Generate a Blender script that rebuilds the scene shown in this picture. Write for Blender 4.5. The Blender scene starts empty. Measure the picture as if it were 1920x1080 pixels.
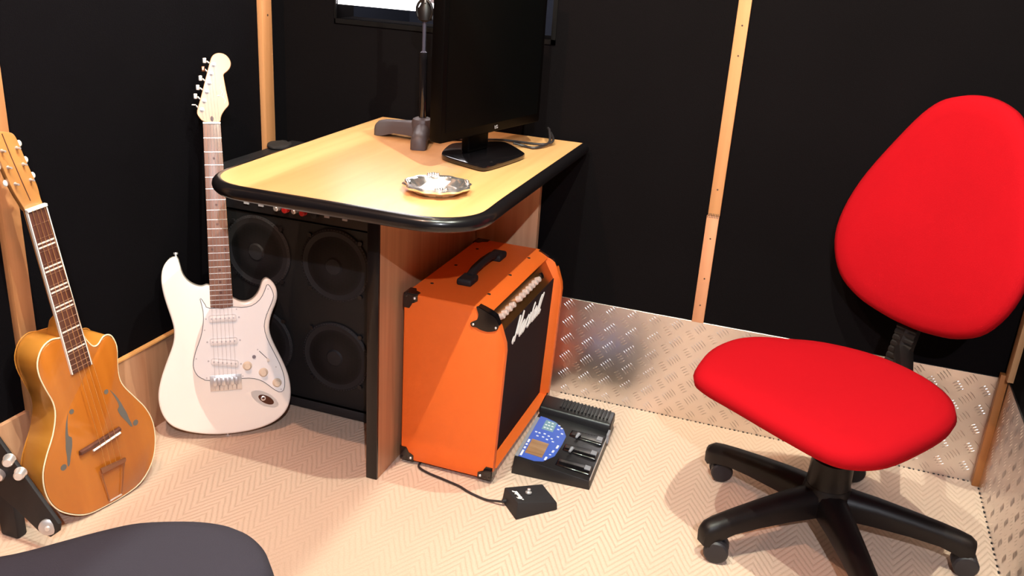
import bpy, bmesh, math, random
from mathutils import Vector, Matrix
random.seed(7)
S = bpy.context.scene
col = S.collection
PI = math.pi

# ------------------------------------------------------------------ camera
F_PX = 1698.8
yaw, pitch, roll = 0.3172, 0.3655, 0.0666
fw = Vector((-math.sin(yaw)*math.cos(pitch), math.cos(yaw)*math.cos(pitch), -math.sin(pitch)))
rt = Vector((math.cos(yaw), math.sin(yaw), 0)); up = rt.cross(fw)
r2 = rt*math.cos(roll)+up*math.sin(roll); u2 = up*math.cos(roll)-rt*math.sin(roll)
cd = bpy.data.cameras.new('camera'); cam = bpy.data.objects.new('camera', cd); col.objects.link(cam)
cd.sensor_width = 36; cd.lens = F_PX/1920*36; cd.clip_start = .02
M = Matrix((r2, u2, -fw)).transposed().to_4x4(); M.translation = Vector((0.5403, -2.2879, 1.2136))
cam.matrix_world = M
S.camera = cam

# ------------------------------------------------------------------ world, exposure
w = bpy.data.worlds.new('world'); S.world = w; w.use_nodes = True
w.node_tree.nodes['Background'].inputs[0].default_value = (1, .82, .74, 1)
w.node_tree.nodes['Background'].inputs[1].default_value = .25
vs = S.view_settings
vs.view_transform = 'Standard'; vs.look = 'None'; vs.gamma = 1; vs.use_curve_mapping = False
vs.exposure = 1.3
# ceiling lamps: (x, y, z, watts, colour, radius)
LAMPS = [
    (.55, -1.20, 2.18, 56, (.93, .97, .80), .008),
    (.03, -1.31, 2.18, 42, (.84, .97, .84), .0012),
    (-.40, -1.57, 2.18, 35, (1, .60, .42), .008),
    (-.45, -.22, 2.18, 7.5, (1, .74, .50), .012),
    (1.00, -3.00, 2.10, 84, (.86, .90, .98), .015),
]

# ------------------------------------------------------------------ helpers
def newmat(name):
    m = bpy.data.materials.new(name); m.use_nodes = True
    nt = m.node_tree; b = nt.nodes['Principled BSDF']
    return m, nt, b
def simple(name, c, rough=.5, metal=0, coat=0, spec=.5, emit=None, es=0, var=0, vscale=8, bump=0, bscale=200, sheen=0):
    m, nt, b = newmat(name); N = nt.nodes; L = nt.links
    b.inputs['Base Color'].default_value = (*c, 1); b.inputs['Roughness'].default_value = rough
    b.inputs['Metallic'].default_value = metal; b.inputs['Coat Weight'].default_value = coat
    b.inputs['Coat Roughness'].default_value = .08
    b.inputs['Specular IOR Level'].default_value = spec
    if sheen:
        b.inputs['Sheen Weight'].default_value = sheen; b.inputs['Sheen Roughness'].default_value = .5
    if emit:
        b.inputs['Emission Color'].default_value = (*emit, 1); b.inputs['Emission Strength'].default_value = es
    tc = N.new('ShaderNodeTexCoord')
    if var:
        n = N.new('ShaderNodeTexNoise'); n.inputs['Scale'].default_value = vscale; n.inputs['Detail'].default_value = 4
        L.new(tc.outputs['Object'], n.inputs['Vector'])
        mx = N.new('ShaderNodeMix'); mx.data_type = 'RGBA'
        mx.inputs[6].default_value = (*[max(0, v*(1-var)) for v in c], 1)
        mx.inputs[7].default_value = (*[min(1, v*(1+var)) for v in c], 1)
        L.new(n.outputs['Fac'], mx.inputs[0]); L.new(mx.outputs[2], b.inputs['Base Color'])
    if bump:
        n = N.new('ShaderNodeTexNoise'); n.inputs['Scale'].default_value = bscale; n.inputs['Detail'].default_value = 3
        L.new(tc.outputs['Object'], n.inputs['Vector'])
        bp = N.new('ShaderNodeBump'); bp.inputs['Strength'].default_value = bump; bp.inputs['Distance'].default_value = .001
        L.new(n.outputs['Fac'], bp.inputs['Height']); L.new(bp.outputs['Normal'], b.inputs['Normal'])
    return m
def wood(name, c1, c2, axis='z', scale=22, stretch=.06, rough=.45, coat=0, detail=6, spec=.5):
    m, nt, b = newmat(name); N = nt.nodes; L = nt.links
    b.inputs['Roughness'].default_value = rough; b.inputs['Coat Weight'].default_value = coat
    b.inputs['Specular IOR Level'].default_value = spec
    tc = N.new('ShaderNodeTexCoord'); mp = N.new('ShaderNodeMapping')
    sc = [1, 1, 1]; sc['xyz'.index(axis)] = stretch; mp.inputs['Scale'].default_value = sc
    n = N.new('ShaderNodeTexNoise'); n.inputs['Scale'].default_value = scale; n.inputs['Detail'].default_value = detail
    n.inputs['Distortion'].default_value = .6
    cr = N.new('ShaderNodeValToRGB'); cr.color_ramp.elements[0].position = .3; cr.color_ramp.elements[1].position = .72
    cr.color_ramp.elements[0].color = (*c1, 1); cr.color_ramp.elements[1].color = (*c2, 1)
    L.new(tc.outputs['Object'], mp.inputs['Vector']); L.new(mp.outputs[0], n.inputs['Vector'])
    L.new(n.outputs['Fac'], cr.inputs[0]); L.new(cr.outputs[0], b.inputs['Base Color'])
    return m

class MB:
    def __init__(s): s.bm = bmesh.new()
    def box(s, x0, x1, y0, y1, z0, z1, bev=0, seg=2):
        r = bmesh.ops.create_cube(s.bm, size=1)
        for v in r['verts']:
            v.co = Vector(((x0+x1)/2+v.co.x*(x1-x0), (y0+y1)/2+v.co.y*(y1-y0), (z0+z1)/2+v.co.z*(z1-z0)))
        if bev:
            es = list({e for v in r['verts'] for e in v.link_edges})
            bmesh.ops.bevel(s.bm, geom=es, offset=bev, segments=seg, affect='EDGES', profile=.5)
        return s
    def hexa(s, P, bev=0, seg=2):
        """8 corners: bottom ring of 4 then top ring of 4"""
        v = [s.bm.verts.new(p) for p in P]
        for f in ((3,2,1,0),(4,5,6,7),(0,1,5,4),(1,2,6,5),(2,3,7,6),(3,0,4,7)): s.bm.faces.new([v[i] for i in f])
        if bev:
            es = list({e for q in v for e in q.link_edges})
            bmesh.ops.bevel(s.bm, geom=es, offset=bev, segments=seg, affect='EDGES', profile=.5)
        return s
    def prism(s, pts, z0, z1, bev=0, seg=3, bot=True, M=None):
        n = len(pts)
        a = [s.bm.verts.new((p[0], p[1], z0)) for p in pts]; t = [s.bm.verts.new((p[0], p[1], z1)) for p in pts]
        ft = s.bm.faces.new(t); fb = s.bm.faces.new(a[::-1])
        fs = [s.bm.faces.new((a[i], a[(i+1)%n], t[(i+1)%n], t[i])) for i in range(n)]
        allv = a+t
        if bev:
            es = [e for e in ft.edges] + ([e for e in fb.edges] if bot else [])
            r = bmesh.ops.bevel(s.bm, geom=es, offset=bev, segments=seg, affect='EDGES', profile=.5)
            allv = list(set([v for v in allv if v.is_valid]+r['verts']))
        if M is not None:
            for v in allv: v.co = M @ v.co
        return s
    def rprism(s, pts, z0, z1, r, seg=4, rb=None):
        '''prism with rounded rims, rows pulled in along smoothed normals'''
        P = [Vector((p[0], p[1])) for p in pts]; n = len(P); rb = r if rb is None else rb
        for _ in range(5): P = [P[i]*.5+(P[i-1]+P[(i+1)%n])*.25 for i in range(n)]
        N_ = []
        for i in range(n):
            t = Vector((0, 0))
            for k in (1, 2, 3, 4, 5): t += (P[(i+k)%n]-P[i-k]).normalized()
            t.normalize(); N_.append(Vector((-t.y, t.x)))       # inward for ccw
        rows = []
        for ins, z in [(rb*(1-math.sin(a)), z0+rb*(1-math.cos(a))) for a in [PI/2*q/seg for q in range(seg+1)]] + [(r*(1-math.cos(a)), z1-r*(1-math.sin(a))) for a in [PI/2*q/seg for q in range(seg+1)]]:
            rows.append([s.bm.verts.new((P[i].x+N_[i].x*ins, P[i].y+N_[i].y*ins, z)) for i in range(n)])
        for A, B in zip(rows, rows[1:]):
            for j in range(n): s.bm.faces.new((A[j], A[(j+1)%n], B[(j+1)%n], B[j]))
        s.bm.faces.new(rows[0][::-1]); s.bm.faces.new(rows[-1])
        return s
    def tube(s, pts, r, n=10, caps=True, closed=False):
        pts = [Vector(p) for p in pts]; k = len(pts)
        rr = r if isinstance(r, (list, tuple)) else [r]*k
        rings = []; prev = None
        for i, p in enumerate(pts):
            if closed: t = pts[(i+1)%k]-pts[i-1]
            else: t = (pts[min(i+1, k-1)]-pts[max(i-1, 0)])
            t.normalize()
            if prev is None:
                a = Vector((0, 0, 1)) if abs(t.z) < .9 else Vector((1, 0, 0)); u = t.cross(a).normalized()
            else:
                u = (prev - t*prev.dot(t)).normalized()
            prev = u; v = t.cross(u)
            rings.append([s.bm.verts.new(p+(u*math.cos(2*PI*j/n)+v*math.sin(2*PI*j/n))*rr[i]) for j in range(n)])
        m = k if closed else k-1
        for i in range(m):
            A, B = rings[i], rings[(i+1)%k]
            for j in range(n): s.bm.faces.new((A[j], A[(j+1)%n], B[(j+1)%n], B[j]))
        if caps and not closed:
            s.bm.faces.new(rings[0][::-1]); s.bm.faces.new(rings[-1])
        return s
    def lathe(s, prof, n=24, M=None, sx=1, sy=1):
        rings = []
        for r, z in prof:
            ring = [Vector((r*math.cos(2*PI*j/n)*sx, r*math.sin(2*PI*j/n)*sy, z)) for j in range(n)]
            rings.append([s.bm.verts.new(M @ c if M is not None else c) for c in ring])
        for A, B in zip(rings, rings[1:]):
            for j in range(n): s.bm.faces.new((A[j], A[(j+1)%n], B[(j+1)%n], B[j]))
        if prof[0][0] > 1e-6: s.bm.faces.new(rings[0][::-1])
        if prof[-1][0] > 1e-6: s.bm.faces.new(rings[-1])
        return s
    def cyl(s, p0, p1, r, n=16, r1=None):
        return s.tube([p0, p1], [r, r1 if r1 is not None else r], n)
    def ball(s, c, r, n=12, sc=(1, 1, 1)):
        q = bmesh.ops.create_uvsphere(s.bm, u_segments=n, v_segments=max(6, n//2), radius=r)
        for v in q['verts']: v.co = Vector((v.co.x*sc[0], v.co.y*sc[1], v.co.z*sc[2]))+Vector(c)
        return s
    def build(s, name, mat, parent=None, smooth=True, angle=35):
        bmesh.ops.remove_doubles(s.bm, verts=s.bm.verts, dist=1e-6)
        bmesh.ops.recalc_face_normals(s.bm, faces=s.bm.faces)
        me = bpy.data.meshes.new(name); s.bm.to_mesh(me); s.bm.free()
        if smooth:
            for p in me.polygons: p.use_smooth = True
            me.set_sharp_from_angle(angle=math.radians(angle))
        if mat: me.materials.append(mat)
        o = bpy.data.objects.new(name, me); col.objects.link(o)
        if parent: o.parent = parent
        return o

def tag(o, label=None, cat=None, group=None, kind=None):
    if label: o['label'] = label
    if cat: o['category'] = cat
    if group: o['group'] = group
    if kind: o['kind'] = kind
    return o
def empty(name, label, cat, loc=(0, 0, 0), rz=0, group=None, M=None):
    o = bpy.data.objects.new(name, None); col.objects.link(o); o.empty_display_size = .05
    if M is not None: o.matrix_world = M
    else: o.location = loc; o.rotation_euler = (0, 0, rz)
    return tag(o, label, cat, group)
def cmr(pts, sub=4, closed=True):
    pts = [Vector((*p, 0)) if len(p) == 2 else Vector(p) for p in pts]; n = len(pts); out = []
    rng = range(n) if closed else range(n-1)
    for i in rng:
        if closed: a, b, c, d = pts[i-1], pts[i], pts[(i+1)%n], pts[(i+2)%n]
        else: a, b, c, d = pts[max(i-1, 0)], pts[i], pts[i+1], pts[min(i+2, n-1)]
        for k in range(sub):
            t = k/sub
            out.append(.5*((2*b)+(c-a)*t+(2*a-5*b+4*c-d)*t*t+(3*b-a-3*c+d)*t**3))
    if not closed: out.append(pts[-1])
    return out
def text(name, body, size, mat, parent, M, ext=.0004):
    c = bpy.data.curves.new(name, 'FONT'); c.body = body; c.size = size; c.extrude = ext; c.align_x = 'CENTER'; c.align_y = 'CENTER'
    t = bpy.data.objects.new(name, c); col.objects.link(t); bpy.context.view_layer.update()
    me = bpy.data.meshes.new_from_object(t.evaluated_get(bpy.context.evaluated_depsgraph_get()))
    bpy.data.objects.remove(t)
    me.materials.clear(); me.materials.append(mat)
    o = bpy.data.objects.new(name, me); col.objects.link(o); o.parent = parent; o.matrix_local = M
    return o
def frame(o, x, y, z=None):
    """4x4 from origin and two in-plane axes"""
    x = Vector(x).normalized(); y = Vector(y).normalized(); n = x.cross(y)
    m = Matrix((x, y, n)).transposed().to_4x4(); m.translation = Vector(o); return m

# ------------------------------------------------------------------ materials
def felt(name, c):
    m = simple(name, c, rough=1, spec=.08, var=.25, vscale=3, bump=.5, bscale=500)
    return m
M_FELT = felt('black_felt', (.0023, .0017, .0026))
M_FELTR = felt('black_felt_back', (.0037, .0026, .0030))
M_BATTEN = wood('batten_pine', (.46, .19, .07), (.62, .29, .12), 'z', 26, .05, .55)
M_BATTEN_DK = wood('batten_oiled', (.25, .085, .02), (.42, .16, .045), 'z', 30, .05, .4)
M_BOARD = wood('skirting_wood', (.42, .20, .105), (.60, .33, .19), 'z', 30, .08, .5)
M_BOARDEDGE = simple('skirting_edge_lit', (.75, .36, .12), .5)
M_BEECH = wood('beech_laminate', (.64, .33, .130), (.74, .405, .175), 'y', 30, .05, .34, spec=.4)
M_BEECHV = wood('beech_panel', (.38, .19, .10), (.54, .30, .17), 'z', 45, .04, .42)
M_EDGE = simple('black_edging', (.006, .005, .006), .28, coat=.25, spec=.3)
M_BLACK = simple('black_plastic', (.011, .009, .010), .38, bump=.15, bscale=600)
M_BLACKG = simple('gloss_black', (.006, .005, .006), .12, coat=.5)
M_BLACKM = simple('matt_black', (.012, .010, .012), .7, bump=.3, bscale=500)
M_CHROME = simple('chrome', (.92, .90, .90), .32, .75)
M_STEEL = simple('steel_dull', (.62, .59, .60), .42, .7)
M_SILVER = simple('silver', (.95, .92, .92), .22, .93)
M_CREAM = simple('cream_lacquer', (.96, .90, .84), .22, coat=.6, spec=.5)
M_GUARD = simple('white_guard', (.97, .97, .98), .25, coat=.3)
M_GUARDEDGE = simple('guard_edge', (.05, .05, .07), .5)
M_MAPLE = wood('maple_head', (.50, .245, .11), (.60, .31, .15), 'y', 18, .1, .3, coat=.5)
M_ROSE = wood('rosewood_strat', (.17, .075, .055), (.27, .14, .105), 'y', 60, .05, .35)
M_ROSEDK = wood('rosewood_dark', (.055, .018, .012), (.13, .045, .03), 'y', 60, .05, .4)
M_AMBERV = wood('amber_spruce', (.36, .098, .009), (.48, .150, .018), 'y', 14, .1, .28, coat=.6)
M_RIB = wood('amber_rib', (.42, .15, .018), (.60, .26, .045), 'z', 12, .3, .28, coat=.6)
M_BIND = simple('cream_binding', (.85, .72, .50), .35)
M_IVORY = simple('ivory', (.88, .84, .78), .3, coat=.3)
M_PEARL = simple('inlay_pearl', (.72, .66, .62), .3)
M_HOLE = simple('grey_interior', (.12, .11, .10), .8)
M_ORANGE = simple('orange_vinyl', (.88, .155, .022), .45, spec=.35, bump=.5, bscale=700, var=.04, vscale=30)
M_GRILLE = simple('brown_grille_cloth', (.022, .0095, .011), .9, spec=.15, bump=.6, bscale=900)
M_GOLDP = simple('gold_panel', (.36, .16, .05), .28, .85)
M_WHITE = simple('white_paint', (.92, .90, .90), .4)
M_PINKM = simple('knob_metal', (.90, .72, .66), .3, .35)
M_RED = simple('red_fabric', (.36, .0036, .008), .9, spec=.06, bump=.4, bscale=900, var=.04, vscale=10)
M_GREYF = simple('charcoal_fabric', (.030, .026, .036), .9, spec=.15, bump=.6, bscale=800)
M_CHAIRB = simple('chair_black', (.008, .0055, .0055), .42, spec=.28, bump=.2, bscale=900)
M_WHEEL = simple('wheel_rubber', (.016, .014, .018), .5)
M_CASTG = simple('cast_grey', (.085, .07, .075), .5, bump=.2, bscale=400)
M_BLUE = simple('blue_panel', (.05, .11, .50), .35)
M_LCD = wood('lcd_amber', (.26, .13, .06), (.40, .22, .12), 'x', 60, .1, .15)
M_GREYP = simple('grey_pad', (.26, .25, .28), .5)
M_LCDTXT = simple('key_white', (.75, .75, .8), .5)
M_TEAL = simple('teal_patch', (.18, .30, .36), .5)
M_RUBBER = simple('cable_rubber', (.02, .016, .018), .5)
M_REDPL = simple('red_plastic', (.6, .02, .02), .4)
M_CEIL = simple('ceiling_paint', (.12, .09, .08), .9)
M_SCREEN = simple('screen_black', (.002, .002, .002), .3, spec=.12)
M_BEZEL = simple('monitor_bezel', (.002, .0015, .0015), .42, spec=.06)

def carpet_mat():
    m, nt, b = newmat('herringbone_carpet'); N = nt.nodes; L = nt.links
    b.inputs['Roughness'].default_value = 1; b.inputs['Specular IOR Level'].default_value = .1
    tc = N.new('ShaderNodeTexCoord'); mp = N.new('ShaderNodeMapping'); mp.inputs['Location'].default_value = (-.319, 0, 0)
    L.new(tc.outputs['Object'], mp.inputs['Vector'])
    nz = N.new('ShaderNodeTexNoise'); nz.inputs['Scale'].default_value = 14
    L.new(mp.outputs[0], nz.inputs['Vector'])
    sx = N.new('ShaderNodeSeparateXYZ'); L.new(mp.outputs[0], sx.inputs[0])
    def math_(op, a, bb=None, c=None):
        n = N.new('ShaderNodeMath'); n.operation = op
        for i, v in enumerate((a, bb, c)):
            if v is None: continue
            if isinstance(v, (int, float)): n.inputs[i].default_value = v
            else: L.new(v, n.inputs[i])
        return n.outputs[0]
    xx = math_('ADD', sx.outputs[0], math_('MULTIPLY', nz.outputs['Fac'], .003))
    tri = math_('PINGPONG', xx, .041)
    v = math_('ADD', sx.outputs[1], math_('MULTIPLY', tri, 1.75))
    v = math_('ADD', v, math_('MULTIPLY', nz.outputs['Fac'], .010))
    st = math_('SINE', math_('MULTIPLY', v, 2*PI/.0235))
    st = math_('MULTIPLY_ADD', st, .5, .5)
    fn = N.new('ShaderNodeTexNoise'); fn.inputs['Scale'].default_value = 260; fn.inputs['Detail'].default_value = 3
    L.new(mp.outputs[0], fn.inputs['Vector'])
    wn = N.new('ShaderNodeTexNoise'); wn.inputs['Scale'].default_value = 1.1; wn.inputs['Detail'].default_value = 2
    L.new(tc.outputs['Object'], wn.inputs['Vector'])
    # worn patches flatten the weave
    wr = N.new('ShaderNodeMapRange'); wr.inputs[1].default_value = .35; wr.inputs[2].default_value = .65; wr.inputs[3].default_value = .15; wr.inputs[4].default_value = 1
    L.new(wn.outputs['Fac'], wr.inputs[0])
    h = math_('ADD', math_('MULTIPLY', math_('POWER', st, .35), wr.outputs[0]), math_('MULTIPLY', fn.outputs['Fac'], .7))
    mx = N.new('ShaderNodeMix'); mx.data_type = 'RGBA'
    mx.inputs[6].default_value = (.50, .345, .255, 1); mx.inputs[7].default_value = (.72, .53, .42, 1)
    L.new(math_('MULTIPLY', h, .66), mx.inputs[0]); L.new(mx.outputs[2], b.inputs['Base Color'])
    bp = N.new('ShaderNodeBump'); bp.inputs['Strength'].default_value = .7; bp.inputs['Distance'].default_value = .002
    L.new(h, bp.inputs['Height']); L.new(bp.outputs[0], b.inputs['Normal'])
    return m
M_CARPET = carpet_mat()
def alu_mat():
    m, nt, b = newmat('tread_aluminium'); N = nt.nodes; L = nt.links
    b.inputs['Base Color'].default_value = (.80, .74, .72, 1); b.inputs['Metallic'].default_value = 1
    tc = N.new('ShaderNodeTexCoord'); n = N.new('ShaderNodeTexNoise'); n.inputs['Scale'].default_value = 9; n.inputs['Detail'].default_value = 5
    L.new(tc.outputs['Object'], n.inputs['Vector'])
    r = N.new('ShaderNodeMapRange'); r.inputs[3].default_value = .24; r.inputs[4].default_value = .40
    L.new(n.outputs['Fac'], r.inputs[0]); L.new(r.outputs[0], b.inputs['Roughness'])
    n2 = N.new('ShaderNodeTexNoise'); n2.inputs['Scale'].default_value = 14
    L.new(tc.outputs['Object'], n2.inputs['Vector'])
    bp = N.new('ShaderNodeBump'); bp.inputs['Strength'].default_value = .25; bp.inputs['Distance'].default_value = .004
    L.new(n2.outputs['Fac'], bp.inputs['Height']); L.new(bp.outputs[0], b.inputs['Normal'])
    return m
M_ALU = alu_mat()

# ------------------------------------------------------------------ room shell
XL, XR, YF, ZC = -.925, 1.0737, -3.4, 2.3
def st(mb, name, mat, **k):
    o = mb.build(name, mat, **k); o['kind'] = 'structure'; return o
st(MB().box(XL-.1, XR+.15, YF-.1, .1, -.1, 0), 'floor', M_CARPET)
st(MB().box(XL-.1, XR+.15, YF-.1, .1, ZC, ZC+.1), 'ceiling', M_CEIL)
# back wall with the opening of a control-room window
WX0, WX1, WZ0, WZ1 = -.775, -.138, .972, 1.75
wb = MB()
wb.box(XL-.1, WX0, 0, .1, 0, ZC); wb.box(WX1, XR+.15, 0, .1, 0, ZC)
wb.box(WX0, WX1, 0, .1, 0, WZ0); wb.box(WX0, WX1, 0, .1, WZ1, ZC)
st(wb, 'wall_back', M_FELTR)
st(MB().box(XL-.1, XL-.012, YF-.1, .0, 0, ZC), 'wall_left', M_FELT)
wr = st(MB().box(XR, XR+.1, -3.5, 0, 0, ZC), 'wall_right', M_FELT)
st(MB().box(XL-.1, XR+.1, YF-.1, YF, 0, ZC), 'wall_front', M_FELT)
# window: dark frame, pane, lit white blind behind it, dim room box beyond
win = empty('window_1', None, None, (0, 0, 0)); win['kind'] = 'structure'
fr = MB(); t = .012
for a in ((WX0, WX1, WZ0, WZ0+t), (WX0, WX1, WZ1-t, WZ1), (WX0, WX0+.0035, WZ0, WZ1), (WX1-t, WX1, WZ0, WZ1)):
    fr.box(a[0], a[1], -.004, .10, a[2], a[3])
fr.build('window_frame', simple('frame_black', (.004, .003, .003), .8, spec=.1), win)
gm, nt, gb = newmat('window_glass'); gb.inputs['Base Color'].default_value = (.9, .92, .95, 1)
gb.inputs['Transmission Weight'].default_value = 1; gb.inputs['Roughness'].default_value = 0; gb.inputs['IOR'].default_value = 1.1
MB().box(WX0+.004, WX1-.012, .001, .004, WZ0+.012, WZ1-.012).build('window_pane', gm, win)
M_BLIND = simple('lit_blind', (.9, .86, .86), .8, emit=(1, .93, .92), es=3)
b = MB(); b.box(WX0+.005, -.33, .008, .011, 1.022, WZ1-.013)
tag(b.build('roller_blind', M_BLIND), 'brightly lit white panel behind the window above the desk', 'blind')
rm = MB(); rm.box(XL-.1, XR+.1, 1.0, 1.02, 0, ZC); rm.box(XL-.1, XR+.1, .1, 1.0, -.02, 0); rm.box(XL-.1, XR+.1, .1, 1.0, ZC, ZC+.02); rm.box(XL-.12, XL-.1, .1, 1.02, 0, ZC); rm.box(XR+.1, XR+.12, .1, 1.02, 0, ZC)
st(rm, 'wall_beyond', simple('dim_blue_wall', (.03, .035, .055), .9))

# battens
def batten(name, label, pts, mat, notch=False):
    pass
sa = MB(); sa.box(XL-.012, XL+.004, -1.018, -.976, .0, ZC, .001)
st(sa, 'trim_1', M_BATTEN)
sa = MB(); sa.box(XL-.012, XL+.004, -.130, -.084, .0, ZC, .001)
st(sa, 'trim_2', M_BATTEN)
sc = MB(); sc.box(.302, .333, -.008, .004, .295, .5905, .001)
for q in (.345, .41, .53): sc.cyl((.318, -.0082, q), (.318, -.0086, q), .0016, 8)
M_BATTEN_PK = wood('batten_pink_pine', (.50, .20, .095), (.62, .28, .145), 'z', 26, .05, .55)
st(sc, 'trim_3', M_BATTEN_PK)
sc = MB(); sc.box(.304, .334, -.008, .004, .5915, ZC, .001)
st(sc, 'trim_4', M_BATTEN)
nail = MB()
for x, z in ((.318, .345), (.319, .42), (.319, .53), (.319, .66), (.321, .99), (.320, 1.06)):
    nail.cyl((x, -.0081, z), (x, -.0087, z), .0022, 8)
for q in range(7): nail.box(.304+q*.0042, .3055+q*.0042, -.0088, -.0078, .585, .597)
st(nail, 'trim_5', simple('nail_dark', (.06, .03, .02), .6))
nl = MB()
nl.cyl((XL+.0041, -.104, .985), (XL+.0048, -.104, .985), .003, 8); nl.cyl((XL+.0041, -.10, 1.2), (XL+.0048, -.10, 1.2), .003, 8)
st(nl, 'trim_6', bpy.data.materials['nail_dark'])
# corner battens: dark oiled one down at the tread plate, paler one above on the right wall
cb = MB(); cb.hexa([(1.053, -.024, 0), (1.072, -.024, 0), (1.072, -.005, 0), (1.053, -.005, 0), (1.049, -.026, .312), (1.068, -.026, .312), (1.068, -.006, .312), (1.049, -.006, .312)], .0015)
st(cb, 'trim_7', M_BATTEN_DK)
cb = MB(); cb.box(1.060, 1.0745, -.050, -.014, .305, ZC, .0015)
st(cb, 'trim_8', wood('batten_pale', (.40, .20, .09), (.58, .33, .16), 'z', 26, .05, .55))

# wooden skirting on the left wall (two boards; light on the top edge put into the strip colour)
BH = .228
bo = MB(); bo.box(XL-.011, XL, YF, -.6665, 0, BH); st(bo, 'baseboard_left', M_BOARD)
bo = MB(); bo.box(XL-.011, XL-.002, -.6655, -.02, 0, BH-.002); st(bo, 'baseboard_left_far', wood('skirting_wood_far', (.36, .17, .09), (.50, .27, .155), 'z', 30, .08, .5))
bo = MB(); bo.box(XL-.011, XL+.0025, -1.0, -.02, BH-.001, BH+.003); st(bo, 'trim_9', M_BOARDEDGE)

# aluminium tread plate skirting with real raised bars
def tread(mb, u0, u1, v0, v1, to3, P=.0655):
    H_ = .0008
    def bar(cu, cv, a, L_, W_):
        c, s = math.cos(a), math.sin(a); ring = []
        pts = [(-1, 0), (-.6, .8), (0, 1), (.6, .8), (1, 0), (.6, -.8), (0, -1), (-.6, -.8)]
        for p in pts:
            x, y = p[0]*L_, p[1]*W_; u, v = cu+x*c-y*s, cv+x*s+y*c
            if not (u0+.001 < u < u1-.001 and v0+.001 < v < v1-.001): return
            ring.append((u, v))
        b0 = [mb.bm.verts.new(to3(u, v, 0)) for u, v in ring]
        t0 = [mb.bm.verts.new(to3(cu+(u-cu)*.5, cv+(v-cv)*.5, H_)) for u, v in ring]
        for i in range(8): mb.bm.faces.new((b0[i], b0[(i+1)%8], t0[(i+1)%8], t0[i]))
        mb.bm.faces.new(t0)
    nu, nv = int((u1-u0)/P)+2, int((v1-v0)/P)+2
    for i in range(-1, nu):
        for j in range(-1, nv):
            for k in range(2):
                cu = u0+.026+(i-(.43 if k else 0))*P; cv = v1-.016-(j+(.486 if k else 0))*.0535
                a = math.radians(-46) if k == 0 else math.radians(38)
                dx, dy = -math.sin(a), math.cos(a)
                for q in range(5 if k == 0 else 4):
                    o = (q-(2 if k == 0 else 1.5))*.0078
                    bar(cu+dx*o, cv+dy*o, a, .0122 if k == 0 else .0088, .0016)
HP = .2951
tp = MB(); tp.box(-.30, XR-.001, -.004, .002, 0, HP, .0006, 1)
tread(tp, -.06, XR-.02, 0, HP, lambda u, v, h: (u, -.004-h, v), .0605)
st(tp, 'baseboard_back', M_ALU, angle=25)
tp = MB(); tp.box(XR-.004, XR+.002, -2.2, -.004, 0, HP, .0006, 1)
tread(tp, -1.6, -.03, 0, HP, lambda u, v, h: (XR-.004-h, u, v), .0605)
st(tp, 'baseboard_right', M_ALU, angle=25)

g = MB()
for q in range(95):
    x = -.04+q*.0118; g.box(x, x+.0042+.002*math.sin(q*2.3), -.0068, -.004, 0, .0018)
for q in range(60):
    y = -.03-q*.022; g.box(XR-.0070, XR-.004, y-.006-.003*math.sin(q*1.7), y, 0, .002)
st(g, 'trim_10', M_BLACKM, smooth=False)

# ------------------------------------------------------------------ ceiling lamps (above the frame, they light the room)
for i, (x, y, z, wt, c, r) in enumerate(LAMPS):
    t = empty('ceiling_spotlight', ['round ceiling spotlight above the red chair', 'round ceiling spotlight in the middle of the room',
        'round ceiling spotlight nearest the two guitars', 'round ceiling spotlight above the desk', 'round ceiling spotlight near the front of the room'][i], 'light', (x, y, ZC), group='ceiling spotlights')
    MB().lathe([(.0, 0), (.055, 0), (.055, -.02), (.045, -.07), (.048, -.072), (.0, -.068)]).build('housing', M_BLACKM, t)
    if i == 1: MB().box(.0008-x, .0179-x, -.06, .062, 2.098-ZC, 2.100-ZC).build('shade_flap', M_BLACKM, t)  # unseen flap added to shade the left floor, for an unknown off-frame blocker
    l = bpy.data.lights.new('bulb', 'POINT'); l.energy = wt; l.color = c; l.shadow_soft_size = r
    lo = bpy.data.objects.new('bulb', l); col.objects.link(lo); lo.parent = t; lo.location = (0, 0, z-ZC)

# ------------------------------------------------------------------ desk
dk = empty('desk', 'beech topped desk with black rounded edge beside the orange amplifier', 'desk', (-.037, -.02, 0), .0065)
out = [(0, 0)]
out2 = [(0, -.60), (.001, -.66), (.002, -.715), (-.002, -.745), (-.017, -.775), (-.042, -.798), (-.078, -.812), (-.125, -.815), (-.20, -.8145), (-.33, -.814), (-.45, -.8135),
        (-.485, -.811), (-.512, -.803), (-.535, -.788), (-.555, -.765), (-.567, -.735), (-.572, -.70), (-.573, -.65), (-.575, -.5)]
edge = [(0, 0), (0, -.3)]+out2+[(-.576, -.25), (-.576, 0)]
MB().prism([(p[0], p[1]) for p in edge][::-1], .7065, .7350, .0).build('desktop', M_BEECH, dk)
prof = [(-.001, .7352), (.005, .7350), (.0115, .7325), (.0155, .7275), (.017, .7210), (.0155, .7140), (.0105, .7085), (.003, .7060), (-.004, .7065)]
bmx = MB(); rows = []
path = cmr([(p[0], p[1], 0) for p in edge], 3, closed=False)
for i, p in enumerate(path):
    a = path[max(i-1, 0)]; c = path[min(i+1, len(path)-1)]; t = (c-a).normalized(); n = Vector((-t.y, t.x, 0))
    # outward: path runs down the right side, so outward is to the left of travel
    k = 1.0 if p.x > -.56 or p.y < -.6 else max(.25, 1-(p.y+.6)*2.5)
    rows.append([bmx.bm.verts.new((p.x+n.x*o*k, p.y+n.y*o*k, z)) for o, z in prof])
for A, B in zip(rows, rows[1:]):
    for j in range(len(prof)-1): bmx.bm.faces.new((A[j], A[j+1], B[j+1], B[j]))
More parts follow.
